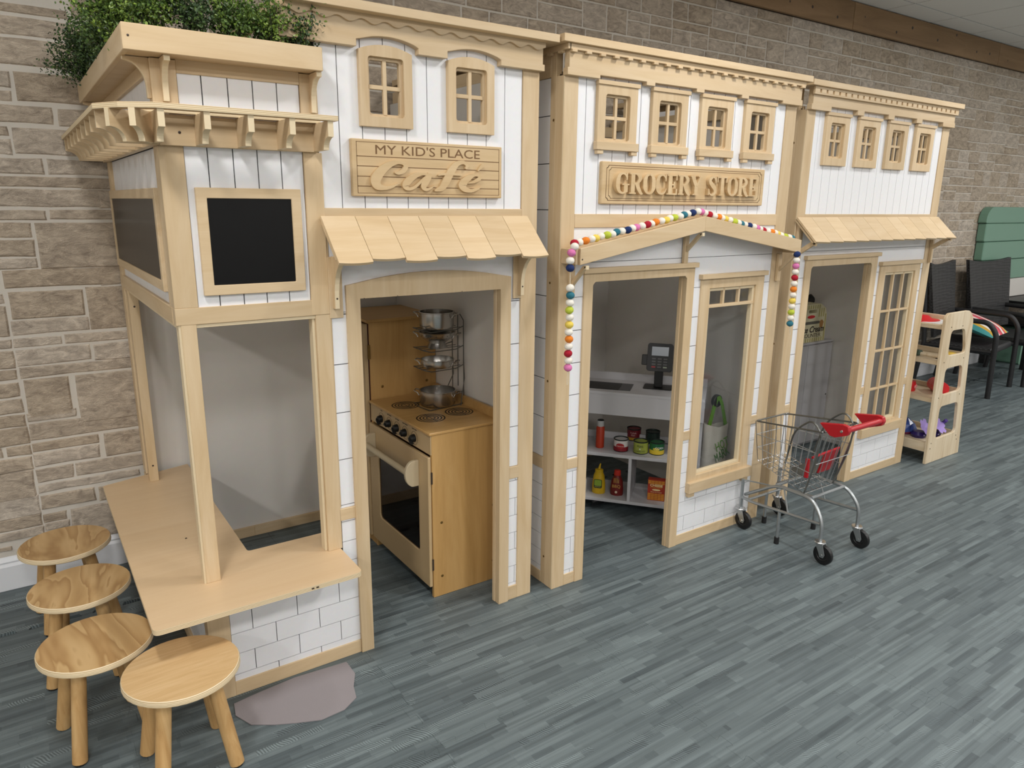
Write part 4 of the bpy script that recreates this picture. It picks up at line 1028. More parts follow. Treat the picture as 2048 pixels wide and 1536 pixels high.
l0 = seq[0][0]; loop = [(l0[0], l0[1], l0[2]), (l0[0] + .005, l0[1], l0[2] - .04), (l0[0] + .002, l0[1], l0[2] - .066), (l0[0] - .003, l0[1], l0[2] - .066), (l0[0] - .003, l0[1], l0[2] - .04), (l0[0], l0[1], l0[2])]
MB().tube(loop, .0012, 6).tube([seq[k][0] for k in range(16)], .0012, 6).build('string', STR, GA)
re2 = seq[-1][0]; MB().tube([re2, (re2[0] + .008, re2[1], re2[2] - .03), (re2[0] + .016, re2[1], re2[2] - .055), (re2[0] + .012, re2[1], re2[2] - .055), (re2[0] + .003, re2[1], re2[2] - .03), re2], .0012, 6).build('string', STR, GA)
MB().tube([seq[k][0] for k in range(16, len(seq))], .0012, 6).build('string', STR, GA)
# ================================================================ stools
def make_stool(x, y, rz, label, top=None):
    t = thing('round_stool', label, 'stool', (x, y, 0), rz, 'four round wooden stools', True)
    n = 40; R_ = .156
    mb = MB().lathe([(R_ - .004, .292), (R_, .295), (R_, .308), (R_ - .003, .312)], n=n, mis=[1, 1, 0, 0])
    mb.m = [1] * len(mb.m); mb.m[-1] = 0
    mb.build('seat', [top or SWIRL, PLY], t, smooth=True)
    for k in range(4):
        a = math.pi / 4 + k * math.pi / 2
        p0 = Vector((math.cos(a) * .088, math.sin(a) * .088, .293)); p1 = Vector((math.cos(a) * .142, math.sin(a) * .142, .006))
        MB().tube([p0, p0.lerp(p1, .5), p1], [.020, .0205, .0205], 14).build('leg', PN, t, smooth=True)
        MB().tube([p1 + Vector((0, 0, .001)), Vector((p1.x, p1.y, 0))], .016, 12).build('foot_pad', RUBBER, t)
    return t
make_stool(.024, 3.085, .1, 'round plywood stool furthest back, against the white baseboard')
make_stool(.045, 2.685, -.2, 'round plywood stool second from the stone wall, beside the counter')
make_stool(.057, 2.285, .15, 'round plywood stool with bold swirling grain by the counter corner')
make_stool(.247, 2.012, .05, 'round plywood stool nearest the camera, in front of the white tiled base', FIGURED)
# ================================================================ boxwood bushes in the planter
def bush(x, y, r, h, nl, mats, seed, label, lean=(0, 0)):
    rd = random.Random(seed); t = thing('boxwood_bush', label, 'plant', (x, y, 2.005), 0, 'artificial bushes in the planter')
    st = MB(); lv = MB()
    ns = 16
    for s_ in range(ns):
        a = rd.uniform(0, 6.28); q = rd.uniform(.1, 1) ** .6
        tip = Vector((x + lean[0] + math.cos(a) * r * q, y + lean[1] + math.sin(a) * r * q, 2.02 + h * rd.uniform(.5, 1.0) * (1.05 - .45 * q * q)))
        base = Vector((x + math.cos(a) * .012, y + math.sin(a) * .012, 2.005)); mid = base.lerp(tip, .55) + Vector((0, 0, .02))
        st.tube([base, mid, tip], [.0022, .0016, .0008], 4)
        for k in range(int(nl * 1.35) // ns):
            f = rd.uniform(.25, 1.02); p = (base.lerp(mid, f / .55) if f < .55 else mid.lerp(tip, (f - .55) / .45)) + Vector((rd.gauss(0, .017), rd.gauss(0, .017), rd.gauss(0, .014)))
            d = Vector((rd.gauss(0, 1), rd.gauss(0, 1), rd.gauss(.3, 1))).normalized(); w = d.orthogonal().normalized(); w = (Matrix.Rotation(rd.uniform(0, 6.28), 3, d) @ w)
            L = rd.uniform(.0065, .012); B = L * .36; up = d.cross(w) * L * .12
            lv.add([p, p + d * L * .3 + w * B * .85 + up, p + d * L * .7 + w * B * .8 + up, p + d * L, p + d * L * .7 - w * B * .8 + up, p + d * L * .3 - w * B * .85 + up], [(0, 1, 2, 3), (0, 3, 4, 5)], rd.choice((0, 0, 1)))
    st.build('stems', STEM, t)
    o = lv.build('leaves', mats, t); o['kind'] = 'stuff'
    return t
bush(.335, 3.28, .115, .12, 1900, [LEAFD, LEAFM], 1, 'dark fine-leaved green bush at the wall end of the planter', (-.05, 0))
bush(.335, 2.98, .115, .15, 1900, [LEAFD, LEAFM], 2, 'dark green bush in the left planter side, second from the stone wall', (-.04, 0))
bush(.34, 2.68, .115, .17, 1900, [LEAFM, LEAFD], 3, 'mid-green bush halfway along the left planter side', (-.03, 0))
bush(.345, 2.42, .11, .19, 1900, [LEAFB, LEAFM], 4, 'bright green bush just behind the planter corner', (-.02, 0))
bush(.375, 2.235, .085, .17, 1800, [LEAFB, LEAFM], 5, 'bright yellow-green bush in the front corner of the planter')
bush(.475, 2.225, .07, .16, 1000, [LEAFD, LEAFM], 6, 'dark sparse bush second along the planter front')
bush(.58, 2.225, .075, .16, 1300, [LEAFM, LEAFB], 7, 'mid-green bush in the middle of the planter front')
bush(.685, 2.225, .075, .15, 1300, [LEAFB, LEAFM], 8, 'light green bush fourth along the planter front')
bush(.765, 2.225, .075, .15, 1100, [LEAFD, LEAFB], 9, 'sprawling green bush at the right end of the planter', (.03, 0))
# ================================================================ toy stove (front faces -x)
t = thing('toy_stove', 'birch toy cooker with black knobs and oven window inside the café', 'toy stove', (1.44, 2.71, 0)); SV = t
sx0, sx1, sy0, sy1, szt = 1.266, 1.605, 2.415, 2.998, .72
bx('side_panel', SZ, t, sx0 + .004, sy0, 0, sx1, sy0 + .016, szt - .012); bx('side_panel', SZ, t, sx0 + .004, sy1 - .016, 0, sx1, sy1, szt - .012)
bx('back_panel', SZ, t, sx1 - .012, sy0 + .016, .05, sx1, sy1 - .016, szt - .012)
bx('cooktop', SX, t, sx0 - .008, sy0 - .004, szt - .012, sx1, sy1, szt, .003); bx('backsplash', SX, t, sx1 - .016, sy0, szt, sx1, sy1, szt + .04)
bx('control_panel', OVENFR, t, sx0, sy0 + .002, .626, sx0 + .016, sy1 - .002, szt - .012)
bx('oven_floor', SX, t, sx0 + .016, sy0 + .016, .06, sx1 - .012, sy1 - .016, .075); bx('oven_shelf', CREAM, t, sx0 + .03, sy0 + .016, .34, sx1 - .012, sy1 - .016, .352)
bx('kick_board', BLACK, t, sx0 + .05, sy0 + .016, .0, sx0 + .062, sy1 - .016, .06, 0)
dz = thing_part('oven_door', t)
MB().prism([(sy0 + .004, .05), (sy1 - .004, .05), (sy1 - .004, .618), (sy0 + .004, .618)], 0, sx0 - .012, sx0 + .002, holes=[rrect(2.505, .18, 2.905, .485, .02, 3)]).build('door_panel', OVENFR, dz, .002)
bx('door_glass', OVENGL, dz, sx0 - .006, 2.49, .165, sx0 - .003, 2.92, .50, 0)
MB().tube([(sx0 - .058, 2.5, .535), (sx0 - .058, 2.94, .535)], .013, 14).build('door_handle', CREAM, dz, smooth=True)
for yy in (2.498, 2.924):
    hp = [(sx0 - .012, .585), (sx0 - .012, .475)] + [(sx0 - .035 - .038 * math.sin(math.pi * i / 10), .475 + .055 - .055 * math.cos(math.pi * i / 10)) for i in range(11)]
    MB().prism(hp, 1, yy, yy + .016).build('handle_bracket', CREAM, dz, .002)
for z in (.53, .15): bx('hinge', SCREW, dz, sx0 + .0, sy0 - .001, z - .025, sx0 + .006, sy0 + .004, z + .025, 0)
for i, yy in enumerate((2.878, 2.795, 2.717, 2.64, 2.556)):
    kb = thing_part('knob', t)
    MB().lathe([(.0285, -.0008), (.0272, -.0008), (.0272, 0), (.0285, 0)], (sx0, yy, .662), 24, axis=0, cap=False).build('dial_ring', SCREW, kb)
    MB().lathe([(.008, -.022), (.014, -.018), (.017, -.006), (.017, 0)], (sx0 - .001, yy, .662), 16, axis=0).build('knob_body', BLACK, kb, smooth=True)
    MB().prism([(yy - .018, .662 - .02 + .012 * (i % 2)), (yy + .004, .662 - .004), (yy + .001, .662 + .006)], 0, sx0 - .028, sx0 - .012).build('knob_pointer', BLACK, kb)
    text_mesh(('OVEN', 'LEFT FRONT', 'LEFT REAR', 'RIGHT FRONT', 'RIGHT REAR')[i], .0075, SCREW, kb, Matrix.Translation((sx0 - .0004, yy, .699)) @ Matrix.Rotation(-math.pi / 2, 4, 'Z') @ Matrix.Rotation(math.pi / 2, 4, 'X'), ext=.0002)
for cx, cy, r in ((1.364, 2.836, .062), (1.366, 2.60, .062), (1.515, 2.62, .062), (1.515, 2.85, .05)):
    bn = thing_part('burner', t)
    for k in range(4):
        rr = r * (1 - k * .22)
        MB().lathe([(rr - .0058, .0002), (rr - .0058, .0007), (rr, .0007), (rr, .0002)], (cx, cy, szt), 32, cap=False).build('burner_ring', BLACK, bn)
    MB().add([(cx - .002, cy - r, szt + .0008), (cx + .002, cy - r, szt + .0008), (cx + .002, cy + r, szt + .0008), (cx - .002, cy + r, szt + .0008)], [(0, 1, 2, 3)]).build('burner_bar', BLACK, bn)
for x, z in ((1.31, .33), (1.31, .09), (1.56, .35), (1.56, .09)): screw(t, x, sy0 - .0004, z, BRASS, r=.006)
# ================================================================ toy fridge behind the stove
t = thing('toy_fridge', 'tall birch toy cupboard standing behind the toy stove in the café', 'cabinet', (1.44, 3.2, 0))
bx('cabinet_body', SZ, t, 1.272, 3.004, 0, 1.61, 3.38, 1.075); bx('cabinet_top', SX, t, 1.262, 3.0, 1.075, 1.615, 3.385, 1.089, .002)
bx('cabinet_door', OVENFR, t, 1.250, 3.006, .05, 1.268, 3.375, 1.07, .002); bx('door_gap', plain('red_shadow_gap', (70, 28, 14), .8), t, 1.268, 3.0032, .05, 1.2722, 3.37, 1.07, 0)
bx('hinge', BRASS, t, 1.264, 2.999, .91, 1.276, 3.004, .975, 0)
for x in (1.33, 1.56): screw(t, x, 3.0032, .775, BRASS, r=.007)
# ================================================================ wire pan rack with pans
rx, ry = 1.50, 2.765
t = thing('wire_pan_rack', 'dark wire tiered pan stand on the toy stove', 'pan rack', (rx, ry, szt)); mb = MB(); w_ = .0024
def arc(cx, cy, r, z, a0, a1, n=12): return [(cx + r * math.cos(a0 + (a1 - a0) * i / n), cy + r * math.sin(a0 + (a1 - a0) * i / n), z) for i in range(n + 1)]
bxr = rx + .095
for yy in (ry - .05, ry, ry + .05): mb.tube([(bxr, yy, szt + .075), (bxr, yy, 1.10 if yy != ry else 1.12)], w_, 6)
mb.tube([(bxr, ry - .05, 1.10), (bxr - .005, ry - .03, 1.125), (bxr - .005, ry + .03, 1.125), (bxr, ry + .05, 1.10)], w_, 6)
for yy, s_ in ((ry - .05, -1), (ry + .05, 1)):
    mb.tube([(bxr, yy, szt + .2), (bxr + .004, yy, szt + .12), (bxr - .02, yy + s_ * .02, szt + .05), (bxr - .03, yy + s_ * .025, szt + .004)], w_, 6); mb.tube([(bxr, yy, szt + .075), (bxr, yy, szt + .01), (bxr - .012, yy, szt + .003), (rx - .09, ry + s_ * .075, szt + .003)], w_, 6)
mb.tube([(rx - .09, ry - .075, szt + .003), (rx - .10, ry, szt + .003), (rx - .09, ry + .075, szt + .003)], w_, 6)
mb.build('rack_frame', WIRE, t, smooth=True)
tiers = (.892, .978, 1.064)
for z in tiers:
    m2 = MB(); m2.tube([(bxr, ry - .05, z + .012), (rx + .05, ry - .06, z), (rx - .075, ry - .068, z), (rx - .10, ry - .05, z + .006), (rx - .10, ry + .05, z + .006), (rx - .075, ry + .068, z), (rx + .05, ry + .06, z), (bxr, ry + .05, z + .012)], w_, 6)
    m2.tube([(rx - .1, ry - .02, z + .003), (bxr, ry - .02, z + .003)], w_ * .8, 6).tube([(rx - .1, ry + .02, z + .003), (bxr, ry + .02, z + .003)], w_ * .8, 6); m2.build('rack_tier', WIRE, t, smooth=True)
def pot(name, label, z, r, h, kind, mat=STEEL):
    p = thing(name, label, 'cookware', (rx - .01, ry, z)); X, Y = rx - .01, ry
    if kind == 'colander':
        pr = [(0, z + .022)] + [((r - .003) * math.sin(a), z + h - (h - .022) * math.cos(a)) for a in [math.pi / 2 * i / 8 for i in range(1, 9)]] + [(r + .004, z + h), (r + .002, z + h - .003)] + [(r * math.sin(a), z + h - .001 - (h - .022) * math.cos(a)) for a in [math.pi / 2 * i / 8 for i in range(7, 3, -1)]] + [(.036, z + .020), (.047, z), (.043, z), (.033, z + .018), (0, z + .02)]
    else:
        pr = [(0, z + .003), (r - .006, z + .003), (r - .003, z + .008), (r - .0025, z + h), (r + .003, z + h), (r + .003, z + h - .003), (r, z + h - .005), (r, z + .01), (r - .006, z), (0, z)]
    pr = pr[::-1]
    MB().lathe(pr, (X, Y, 0), 36).build('pot_body', mat, p, smooth=True)
    if kind != 'lid':
        for s_ in (1, -1):
            d = Vector((.72 * s_, -.69 * s_, 0)); q = Vector((-d.y, d.x, 0)); c = Vector((X, Y, z + h - .012)); hh = [c + d * r + q * .026 - Vector((0, 0, .012)), c + d * (r + .006) + q * .026, c + d * (r + .026) + q * .014 + Vector((0, 0, .006)), c + d * (r + .026) - q * .014 + Vector((0, 0, .006)), c + d * (r + .006) - q * .026, c + d * r - q * .026 - Vector((0, 0, .012))]
            MB().tube(hh, .0028, 7).build('pot_handle', mat, p, smooth=True)
    if kind == 'colander':
        m = MB()
        for i in range(18):
            for zz, rr in ((.042, .0690), (.054, .0768)):
                a = 2 * math.pi * i / 18 + (zz > .055) * .17; m.lathe([(0, 0), (.0024, 0)], (X + rr * math.cos(a), Y + rr * math.sin(a), z + zz), 6)
        m.build('drain_holes', BLACK, p)
    return p
pot('stock_pot', 'large two-handled steel pot on top of the wire pan rack', 1.070, .075, .072, 'pot')
pot('colander', 'dark steel footed colander on the second tier of the pan rack', .984, .078, .070, 'colander')
pot('frying_pan', 'shallow steel pan on the third tier of the pan rack', .898, .072, .034, 'pan')
pot('saucepan', 'steel saucepan standing on the toy hob at the foot of the rack', szt + .007, .080, .064, 'pot')
# ================================================================ grocery checkout counter (turned) and goods
CA = math.atan2(-.775, .632)
ct = thing('checkout_counter', 'white toy checkout counter with dark conveyor belt inside the grocery store', 'counter', (.775 * 3.609, .632 * 3.609, 0), CA, None, True)
# local x = along the counter, local y = away from the customer
tv, nv = Vector((.632, -.775, 0)), Vector((.775, .632, 0))
def loc(p): d = Vector((p[0], p[1], 0)); return d.dot(tv), d.dot(nv) - 3.609
L0, L1, Dp = -.95, -.06, .30
bx('counter_apron', MELA, ct, L0, 0, .537, L1, .014, .648, .001); bx('counter_apron', MELA, ct, L0, Dp - .014, .537, L1, Dp, .70, .001)
MB().prism(rounded([(L0, -.002), (L1, -.002), (L1, Dp), (L0, Dp)], [.01, .02, .03, .01]), 2, .646, .660).build('counter_top', MELA, ct, .002)
bx('side_panel', MELA, ct, L1 - .02, 0.016, .0, L1 - .004, Dp - .016, .646, .001); bx('side_panel', MELA, ct, L0, .016, .0, L0 + .016, Dp - .016, .646, .001)
bx('shelf_board', MELA, ct, L0 + .016, .004, .306, L1 - .02, Dp - .016, .324, .001); bx('shelf_board', MELA, ct, L0 + .016, .004, .05, L1 - .02, Dp - .016, .067, .001); bx('shelf_lip', MELA, ct, L0 + .016, Dp - .03, .324, L1 - .02, Dp - .016, .36, .001)
bx('divider', MELA, ct, -.424, .006, .067, -.408, Dp - .05, .306, .001)
bl = bx('conveyor_belt', BLACK, ct, -.93, .05, .6602, -.50, .20, .6625, .001); bx('belt_end', plain('grey_plastic', (96, 96, 98), .4), ct, -.50, .05, .6602, -.44, .20, .6628, .001)
for x in (-.44, -.2): screw(ct, x, -.0004, .60, MELA, r=.005)
def on_ct(px, py): return loc((px, py))
# card terminal
tm = thing('card_terminal', 'black toy card payment terminal on a stand on the checkout counter', 'card reader', (2.742, 2.635, .660), CA, None, True)
MB().prism(rounded([(-.075, -.055), (.075, -.055), (.075, .055), (-.075, .055)], .012), 2, 0, .004).build('terminal_base', BLACK, tm, .001)
bx('terminal_stand', BLACK, tm, -.022, -.018, .004, .022, .018, .11, .003)
tl_ = math.radians(-14)
def tilt(o): o.rotation_euler = (tl_, 0, 0); o.location = (0, -.01, .088)
hd = MB().prism(rrect(-.066, 0, .066, .148, .014), 1, -.012, .016).build('terminal_body', BLACK, tm, .003); tilt(hd)
bx('screen', plain('lcd_grey', (150, 158, 168), .2), hd, -.044, -.0135, .082, .044, -.0115, .130, .001)
for i in range(4):
    for j in range(3):
        c = plain('key_red', (170, 40, 44), .4) if (i, j) == (3, 0) else plain('key_green', (160, 170, 150), .4) if (i, j) == (3, 2) else plain('key_grey', (92, 92, 92), .4)
        bx('key', c, hd, -.040 + j * .030, -.0142, .062 - i * .0145, -.020 + j * .030, -.0118, .070 - i * .0145, .0005)
bx('card_slot', BLACK, hd, -.094, -.006, .03, -.064, .010, .086, .003)
# cans and bottles on the shelves
def can(px, py, z, label, base, top_c, txt=None, tc=(240, 240, 240), band=None, oval=None, rz=CA, r=.039, h=.068):
    t = thing('toy_food_can', label, 'tin can', (px, py, z), rz, None, True)
    m = plain('can_' + label[:14], base, .4); mr = plain('can_rim', (48, 52, 50), .35, .8)
    MB().lathe([(0, .001), (r - .002, 0), (r, .002), (r, .005)], n=28).build('can_rim', mr, t, smooth=True); MB().lathe([(r - .0006, .005), (r - .0006, h - .005)], n=28).build('can_wrapper', m, t, smooth=True)
    MB().lathe([(r, h - .006), (r + .001, h), (r - .003, h), (r - .004, h - .006), (0, h - .006)], n=28).build('can_lid', plain('can_lid_dark', (52, 60, 58), .4, .6), t, smooth=True)
    def patch(a0, a1, z0, z1, c, off, nm):
        mb = MB(); k = 28; vs = []
        for i in range(k + 1):
            a = a0 + (a1 - a0) * i / k; vs += [((r + off) * math.cos(a), (r + off) * math.sin(a), z0), ((r + off) * math.cos(a), (r + off) * math.sin(a), z1)]
        mb.add(vs, [(2 * i, 2 * i + 2, 2 * i + 3, 2 * i + 1) for i in range(k)]).build(nm, plain(nm + str(c), c, .4), t, smooth=True)
    if band: patch(0, 2 * math.pi, band[0], band[1], band[2], .0001, 'colour_band')
    def wrap(o):
        for v in o.data.vertices:
            a = -math.pi / 2 + v.co.x / r; rr = r + .0006; v.co.x, v.co.y = rr * math.cos(a), rr * math.sin(a)
    if oval:
        vs = []; k = 14
        for i in range(k + 1):
            q = -1 + 2 * i / k; hz = oval[1] * math.sqrt(max(0, 1 - q * q)); a = -math.pi / 2 + q * oval[0] / r
            vs += [((r + .0004) * math.cos(a), (r + .0004) * math.sin(a), .034 - hz), ((r + .0004) * math.cos(a), (r + .0004) * math.sin(a), .034 + hz)]
        MB().add(vs, [(2 * i, 2 * i + 2, 2 * i + 3, 2 * i + 1) for i in range(k)]).build('label_oval', plain('oval' + str(oval[2]), oval[2], .4), t)
    for (s_, sz, z0, c, x_) in (txt or ()):
        o = text_mesh(s_, sz, plain('ink' + str(c), c, .5), t, MX(x_, 0, z0), ext=0.0)
        for v in o.data.vertices: v.co.y = 0
        wrap(o)
        for v in o.data.vertices: v.co.x *= 1.006; v.co.y *= 1.006
    return t
CAR = CA
can(2.558, 2.702, .324, 'white-topped toy tin with red oval and red dotted base, on the checkout shelf', (232, 226, 222), None, band=(.005, .028, (140, 26, 40)), oval=(.023, .015, (176, 36, 40)), txt=(('TOMATO', .009, .032, (250, 230, 220), 0),), rz=CA)
can(2.745, 2.80, .324, 'dark red toy tuna tin behind the others on the checkout shelf', (120, 26, 36), None, band=(.005, .02, (196, 150, 50)), txt=(('TUNA', .013, .046, (240, 200, 190), 0), ('FISH', .012, .033, (240, 200, 190), 0)), rz=CA)
can(2.622, 2.618, .324, 'green toy tin lettered peas and carrots on the checkout shelf', (168, 178, 78), None, txt=(('PEAS', .015, .044, (44, 60, 34), 0), ('&', .013, .030, (255, 255, 250), 0), ('CARROTS', .0135, .016, (44, 60, 34), 0)), rz=CA)
can(2.682, 2.56, .324, 'green and yellow toy corn tin nearest the counter end', (36, 104, 60), None, band=(.005, .027, (232, 202, 60)), oval=(.018, .008, (222, 200, 70)), txt=(('CORN', .016, .04, (255, 255, 255), .018),), rz=CA)
can(2.792, 2.70, .324, 'dark green toy tin at the back of the checkout shelf', (40, 60, 52), None, rz=CA)
def bottle(px, py, z, label, prof, mats, mis, n=24, sy=.75, extra=None, name='toy_bottle', cat='bottle'):
    t = thing(name, label, cat, (px, py, z), CA, None, True)
    o = MB().lathe(prof, n=n, mis=mis, sy=sy).build('bottle_body', mats, t, smooth=True)
    if extra: extra(t)
    return t
ORR = plain('drink_orange', (196, 62, 30), .4); GWH = plain('cap_white', (206, 206, 204), .5); YEL = plain('mustard_yellow', (226, 184, 30), .4); BBQ = plain('bbq_brown', (118, 30, 26), .4); BRED = plain('cap_red', (200, 52, 36), .4)
bottle(2.495, 2.80, .324, 'orange-red toy bottle with white cap on the checkout shelf', [(0, 0), (.020, 0), (.0225, .003), (.0225, .112), (.018, .12), (.0185, .122), (.0185, .152), (.015, .156), (0, .157)], [ORR, GWH, BLACK], [0, 0, 0, 0, 1, 1, 2, 2], sy=1)
def mus(t):
    MB().tube([(0, 0, .132), (.002, 0, .15), (.006, 0, .168)], [.008, .006, .003], 10).build('nozzle', YEL, t, smooth=True)
    MB().prism(rrect(-.022, .035, .022, .085, .008), 1, -.0292, -.0285).build('label_print', plain('label_dkgreen', (42, 62, 40), .5), t); MB().prism(rrect(-.019, .048, .019, .082, .006), 1, -.0296, -.0291).build('label_print', plain('label_lime', (150, 178, 60), .5), t)
    text_mesh('MUSTARD', .0075, plain('label_yellow', (230, 210, 120), .5), t, MX(0, -.0297, .0425), ext=.0002)
bottle(2.49, 2.79, .067, 'yellow toy mustard squeeze bottle on the bottom checkout shelf', [(0, 0), (.034, 0), (.037, .004), (.036, .05), (.030, .10), (.022, .118), (.0225, .12), (.0225, .134), (.012, .138), (0, .138)], [YEL], [0] * 9, extra=mus)
def bbq(t):
    text_mesh('BBQ', .024, plain('bbq_gold', (212, 162, 80), .5), t, MX(0, -.0282, .055), ext=.0002)
    for k in range(4): bx('label_print', plain('bbq_gold', (212, 162, 80), .5), t, -.014 + k * .008, -.0284, .075, -.011 + k * .008, -.0222, .098 + .005 * math.sin(k + .6), 0)
    MB().prism([(math.cos(i / 10 * 6.283) * .007, .022 + math.sin(i / 10 * 6.283) * .007) for i in range(10)], 1, -.0282, -.0262).build('label_print', plain('bbq_white', (226, 206, 180), .5), t)
bottle(2.555, 2.715, .067, 'dark red toy barbecue sauce bottle with red cap on the bottom checkout shelf', [(0, 0), (.033, 0), (.035, .004), (.035, .035), (.031, .08), (.019, .108), (.018, .112), (.019, .114), (.0175, .138), (.014, .141), (0, .141)], [BBQ, BRED], [0, 0, 0, 0, 0, 0, 1, 1, 1, 1], extra=bbq)
bottle(2.415, 2.86, .067, 'white toy bottle at the doorpost end of the bottom checkout shelf', [(0, 0), (.036, 0), (.038, .004), (.038, .07), (.02, .1), (.014, .12), (.016, .122), (.016, .14), (0, .141)], [GWH], [0] * 8)
bottle(2.43, 2.87, .324, 'pale toy jar at the doorpost end of the upper checkout shelf', [(0, 0), (.03, 0), (.033, .004), (.033, .05), (.024, .075), (.024, .09), (0, .092)], [plain('cream_jar', (214, 200, 170), .5)], [0] * 6)
# cracker box
t = thing('cracker_box', 'orange toy box lettered cheese crackers on the bottom checkout shelf', 'box', (2.683, 2.545, .067), CA, None, True)
OB = plain('cracker_orange', (222, 146, 46), .5)
bx('carton', plain('cracker_red', (176, 54, 30), .5), t, -.045, -.018, 0, .045, .018, .118, .001)
for zz in ((.004, .042), (.094, .114)):
    nz = 4 if zz[0] < .05 else 2; h = (zz[1] - zz[0]) / nz
    for i in range(5):
        for j in range(nz): bx('cracker_print', OB, t, -.043 + i * .0174, -.0186, zz[0] + j * h, -.0272 + i * .0174, -.0178, zz[0] + (j + 1) * h - .0016, 0)
CRM = plain('cracker_cream', (248, 224, 160), .5)
text_mesh('CHEESE', .0185, CRM, t, MX(0, -.0184, .085), ext=.0003, sx=1.05, bold=.0006); text_mesh('CRACKERS', .0125, OB, t, MX(0, -.0184, .073), ext=.0003); text_mesh('Baked & Crisped', .0085, CRM, t, MX(0, -.0184, .0485), ext=.0003, shear=.2)
MB().prism([(math.cos(i / 12 * 6.283) * .022, .061 + math.sin(i / 12 * 6.283) * .005) for i in range(12)], 1, -.0187, -.018).build('cracker_print', CRM, t)
# small dark shelf label
tag(bx('price_tag', BLACK, None, 2.40, 2.728, .028, 2.48, 2.74, .05, 0), 'small black label strip clipped under the bottom checkout shelf by the doorpost', 'label')
# tote bag on a hook at the counter end
t = thing('tote_bag', 'cream canvas tote bag with green print hanging behind the grocery window', 'bag', (2.958, 2.412, .2), -.36, None, True)
CAN = plain('canvas', (214, 208, 194), .9, bump=.4, bscale=350); GRN = plain('bag_green', (104, 158, 50), .7)
def sheet(f, nu, nv): 
    vs = [f(i / nu, j / nv) for j in range(nv + 1) for i in range(nu + 1)]
    fs = [(j * (nu + 1) + i, j * (nu + 1) + i + 1, (j + 1) * (nu + 1) + i + 1, (j + 1) * (nu + 1) + i) for j in range(nv) for i in range(nu)]
    return vs, fs
def bagf(u, v):
    a = 2 * math.pi * u; w = .072 * (1 - .10 * math.sin(v * 3.1)); d = .05 * (1 - .45 * v) + .004
    return (w * math.cos(a), d * math.sin(a) + .006 * math.sin(5 * a) * (1 - v), .27 * v + (.018 * abs(math.cos(a)) if v > .95 else 0))
vs, fs = sheet(bagf, 28, 10); mb = MB().add(vs, fs); mb.add([bagf(i / 28, 0) for i in range(28)], [tuple(reversed(range(28)))]); mb.build('bag_body', CAN, t, smooth=True)
DG = plain('bag_green_dark', (70, 128, 40), .7)
TW = Matrix.Rotation(math.radians(24), 4, 'Z')
for k, c in enumerate('HOT'): text_mesh(c, .06, GRN, t, MX(-.006 + k * .027, -.047 + .004 * k, .168 + k * .013, .14) @ TW, ext=.0008, shear=.1, fit=(.026, .05), name='letter')
for k, c in enumerate('MARK'): text_mesh(c, .06, DG, t, MX(-.010 + k * .022, -.052 + .005 * k, .108 + k * .011, .14) @ TW, ext=.0008, shear=.1, fit=(.022, .05), name='letter')
for dx, yy in ((-.0, -.012), (.012, .014)):
    MB().prism([(-.055 + dx, .268), (-.035 + dx, .268), (-.012 + dx, .385), (.0 + dx, .415), (.014 + dx, .385), (.042 + dx, .268), (.062 + dx, .268), (.026 + dx, .40), (.006 + dx, .436), (-.018 + dx, .43), (-.03 + dx, .395)], 1, yy, yy + .003).build('bag_strap', GRN if yy < 0 else CAN, t)
tag(MB().lathe([(.03, 0), (.034, .004), (.034, .02), (.03, .024), (.02, .024), (.02, 0)], (2.955, 2.405, .606), 18, axis=1).build('bag_hook', BLACK, smooth=True), 'round black hook carrying the canvas tote bag', 'hook')
# ================================================================ third shop: cabinet and ice-cream box
t = thing('toy_freezer', 'plain white toy cabinet inside the right-hand shop', 'cabinet', (4.28, 2.93, 0))
bx('cabinet_body', MELA, t, 4.0, 2.795, 0, 4.552, 3.2, .71, .002); bx('cabinet_top', MELA, t, 3.992, 2.782, .71, 4.557, 3.205, .723, .003); bx('cabinet_door', MELA, t, 4.006, 2.780, .02, 4.275, 2.795, .704, .002); bx('cabinet_door', MELA, t, 4.28, 2.780, .02, 4.55, 2.795, .704, .002); screw(t, 4.535, 2.7795, .34, SCREW, r=.006)
t = thing('ice_cream_box', 'yellow-and-cream striped carton lettered ice cream counter on the white cabinet', 'box', (4.31, 2.86, .723))
bo = [(4.13, .723), (4.475, .723), (4.475, .90), (4.455, .945), (4.40, .975), (4.20, .975), (4.15, .945), (4.13, .90)]
MB().prism(bo, 1, 2.80, 2.90, holes=[rrect(4.27, .918, 4.36, .938, .008, 3)]).build('carton', plain('ice_cream', (224, 216, 180), .6), t, .001)
for k in range(14):
    x = 4.136 + k * .0245; zt_ = .97 if 4.2 < x < 4.39 else .925
    if 4.16 < x < 4.44:
        bx('stripe', plain('stripe_olive', (188, 178, 110), .6), t, x, 2.799, .725, x + .010, 2.8002, .75, 0)
        if zt_ > .94: bx('stripe', plain('stripe_olive', (188, 178, 110), .6), t, x, 2.799, .945, x + .010, 2.8002, zt_, 0)
        if not 4.255 < x < 4.37: bx('stripe', plain('stripe_olive', (188, 178, 110), .6), t, x, 2.799, .888, x + .010, 2.8002, .944, 0)
    else: bx('stripe', plain('stripe_olive', (188, 178, 110), .6), t, x, 2.799, .725, x + .010, 2.8002, zt_ - .02, 0)
INK = plain('ink_dark', (44, 30, 26), .6)
text_mesh('Ice Cream', .058, INK, t, MX(4.33, 2.7992, .806), ext=.0005, shear=.25, bold=.001); text_mesh('COUNTER', .038, plain('ink_olive', (92, 80, 60), .6), t, MX(4.32, 2.7992, .766), ext=.0005, sx=1.15)
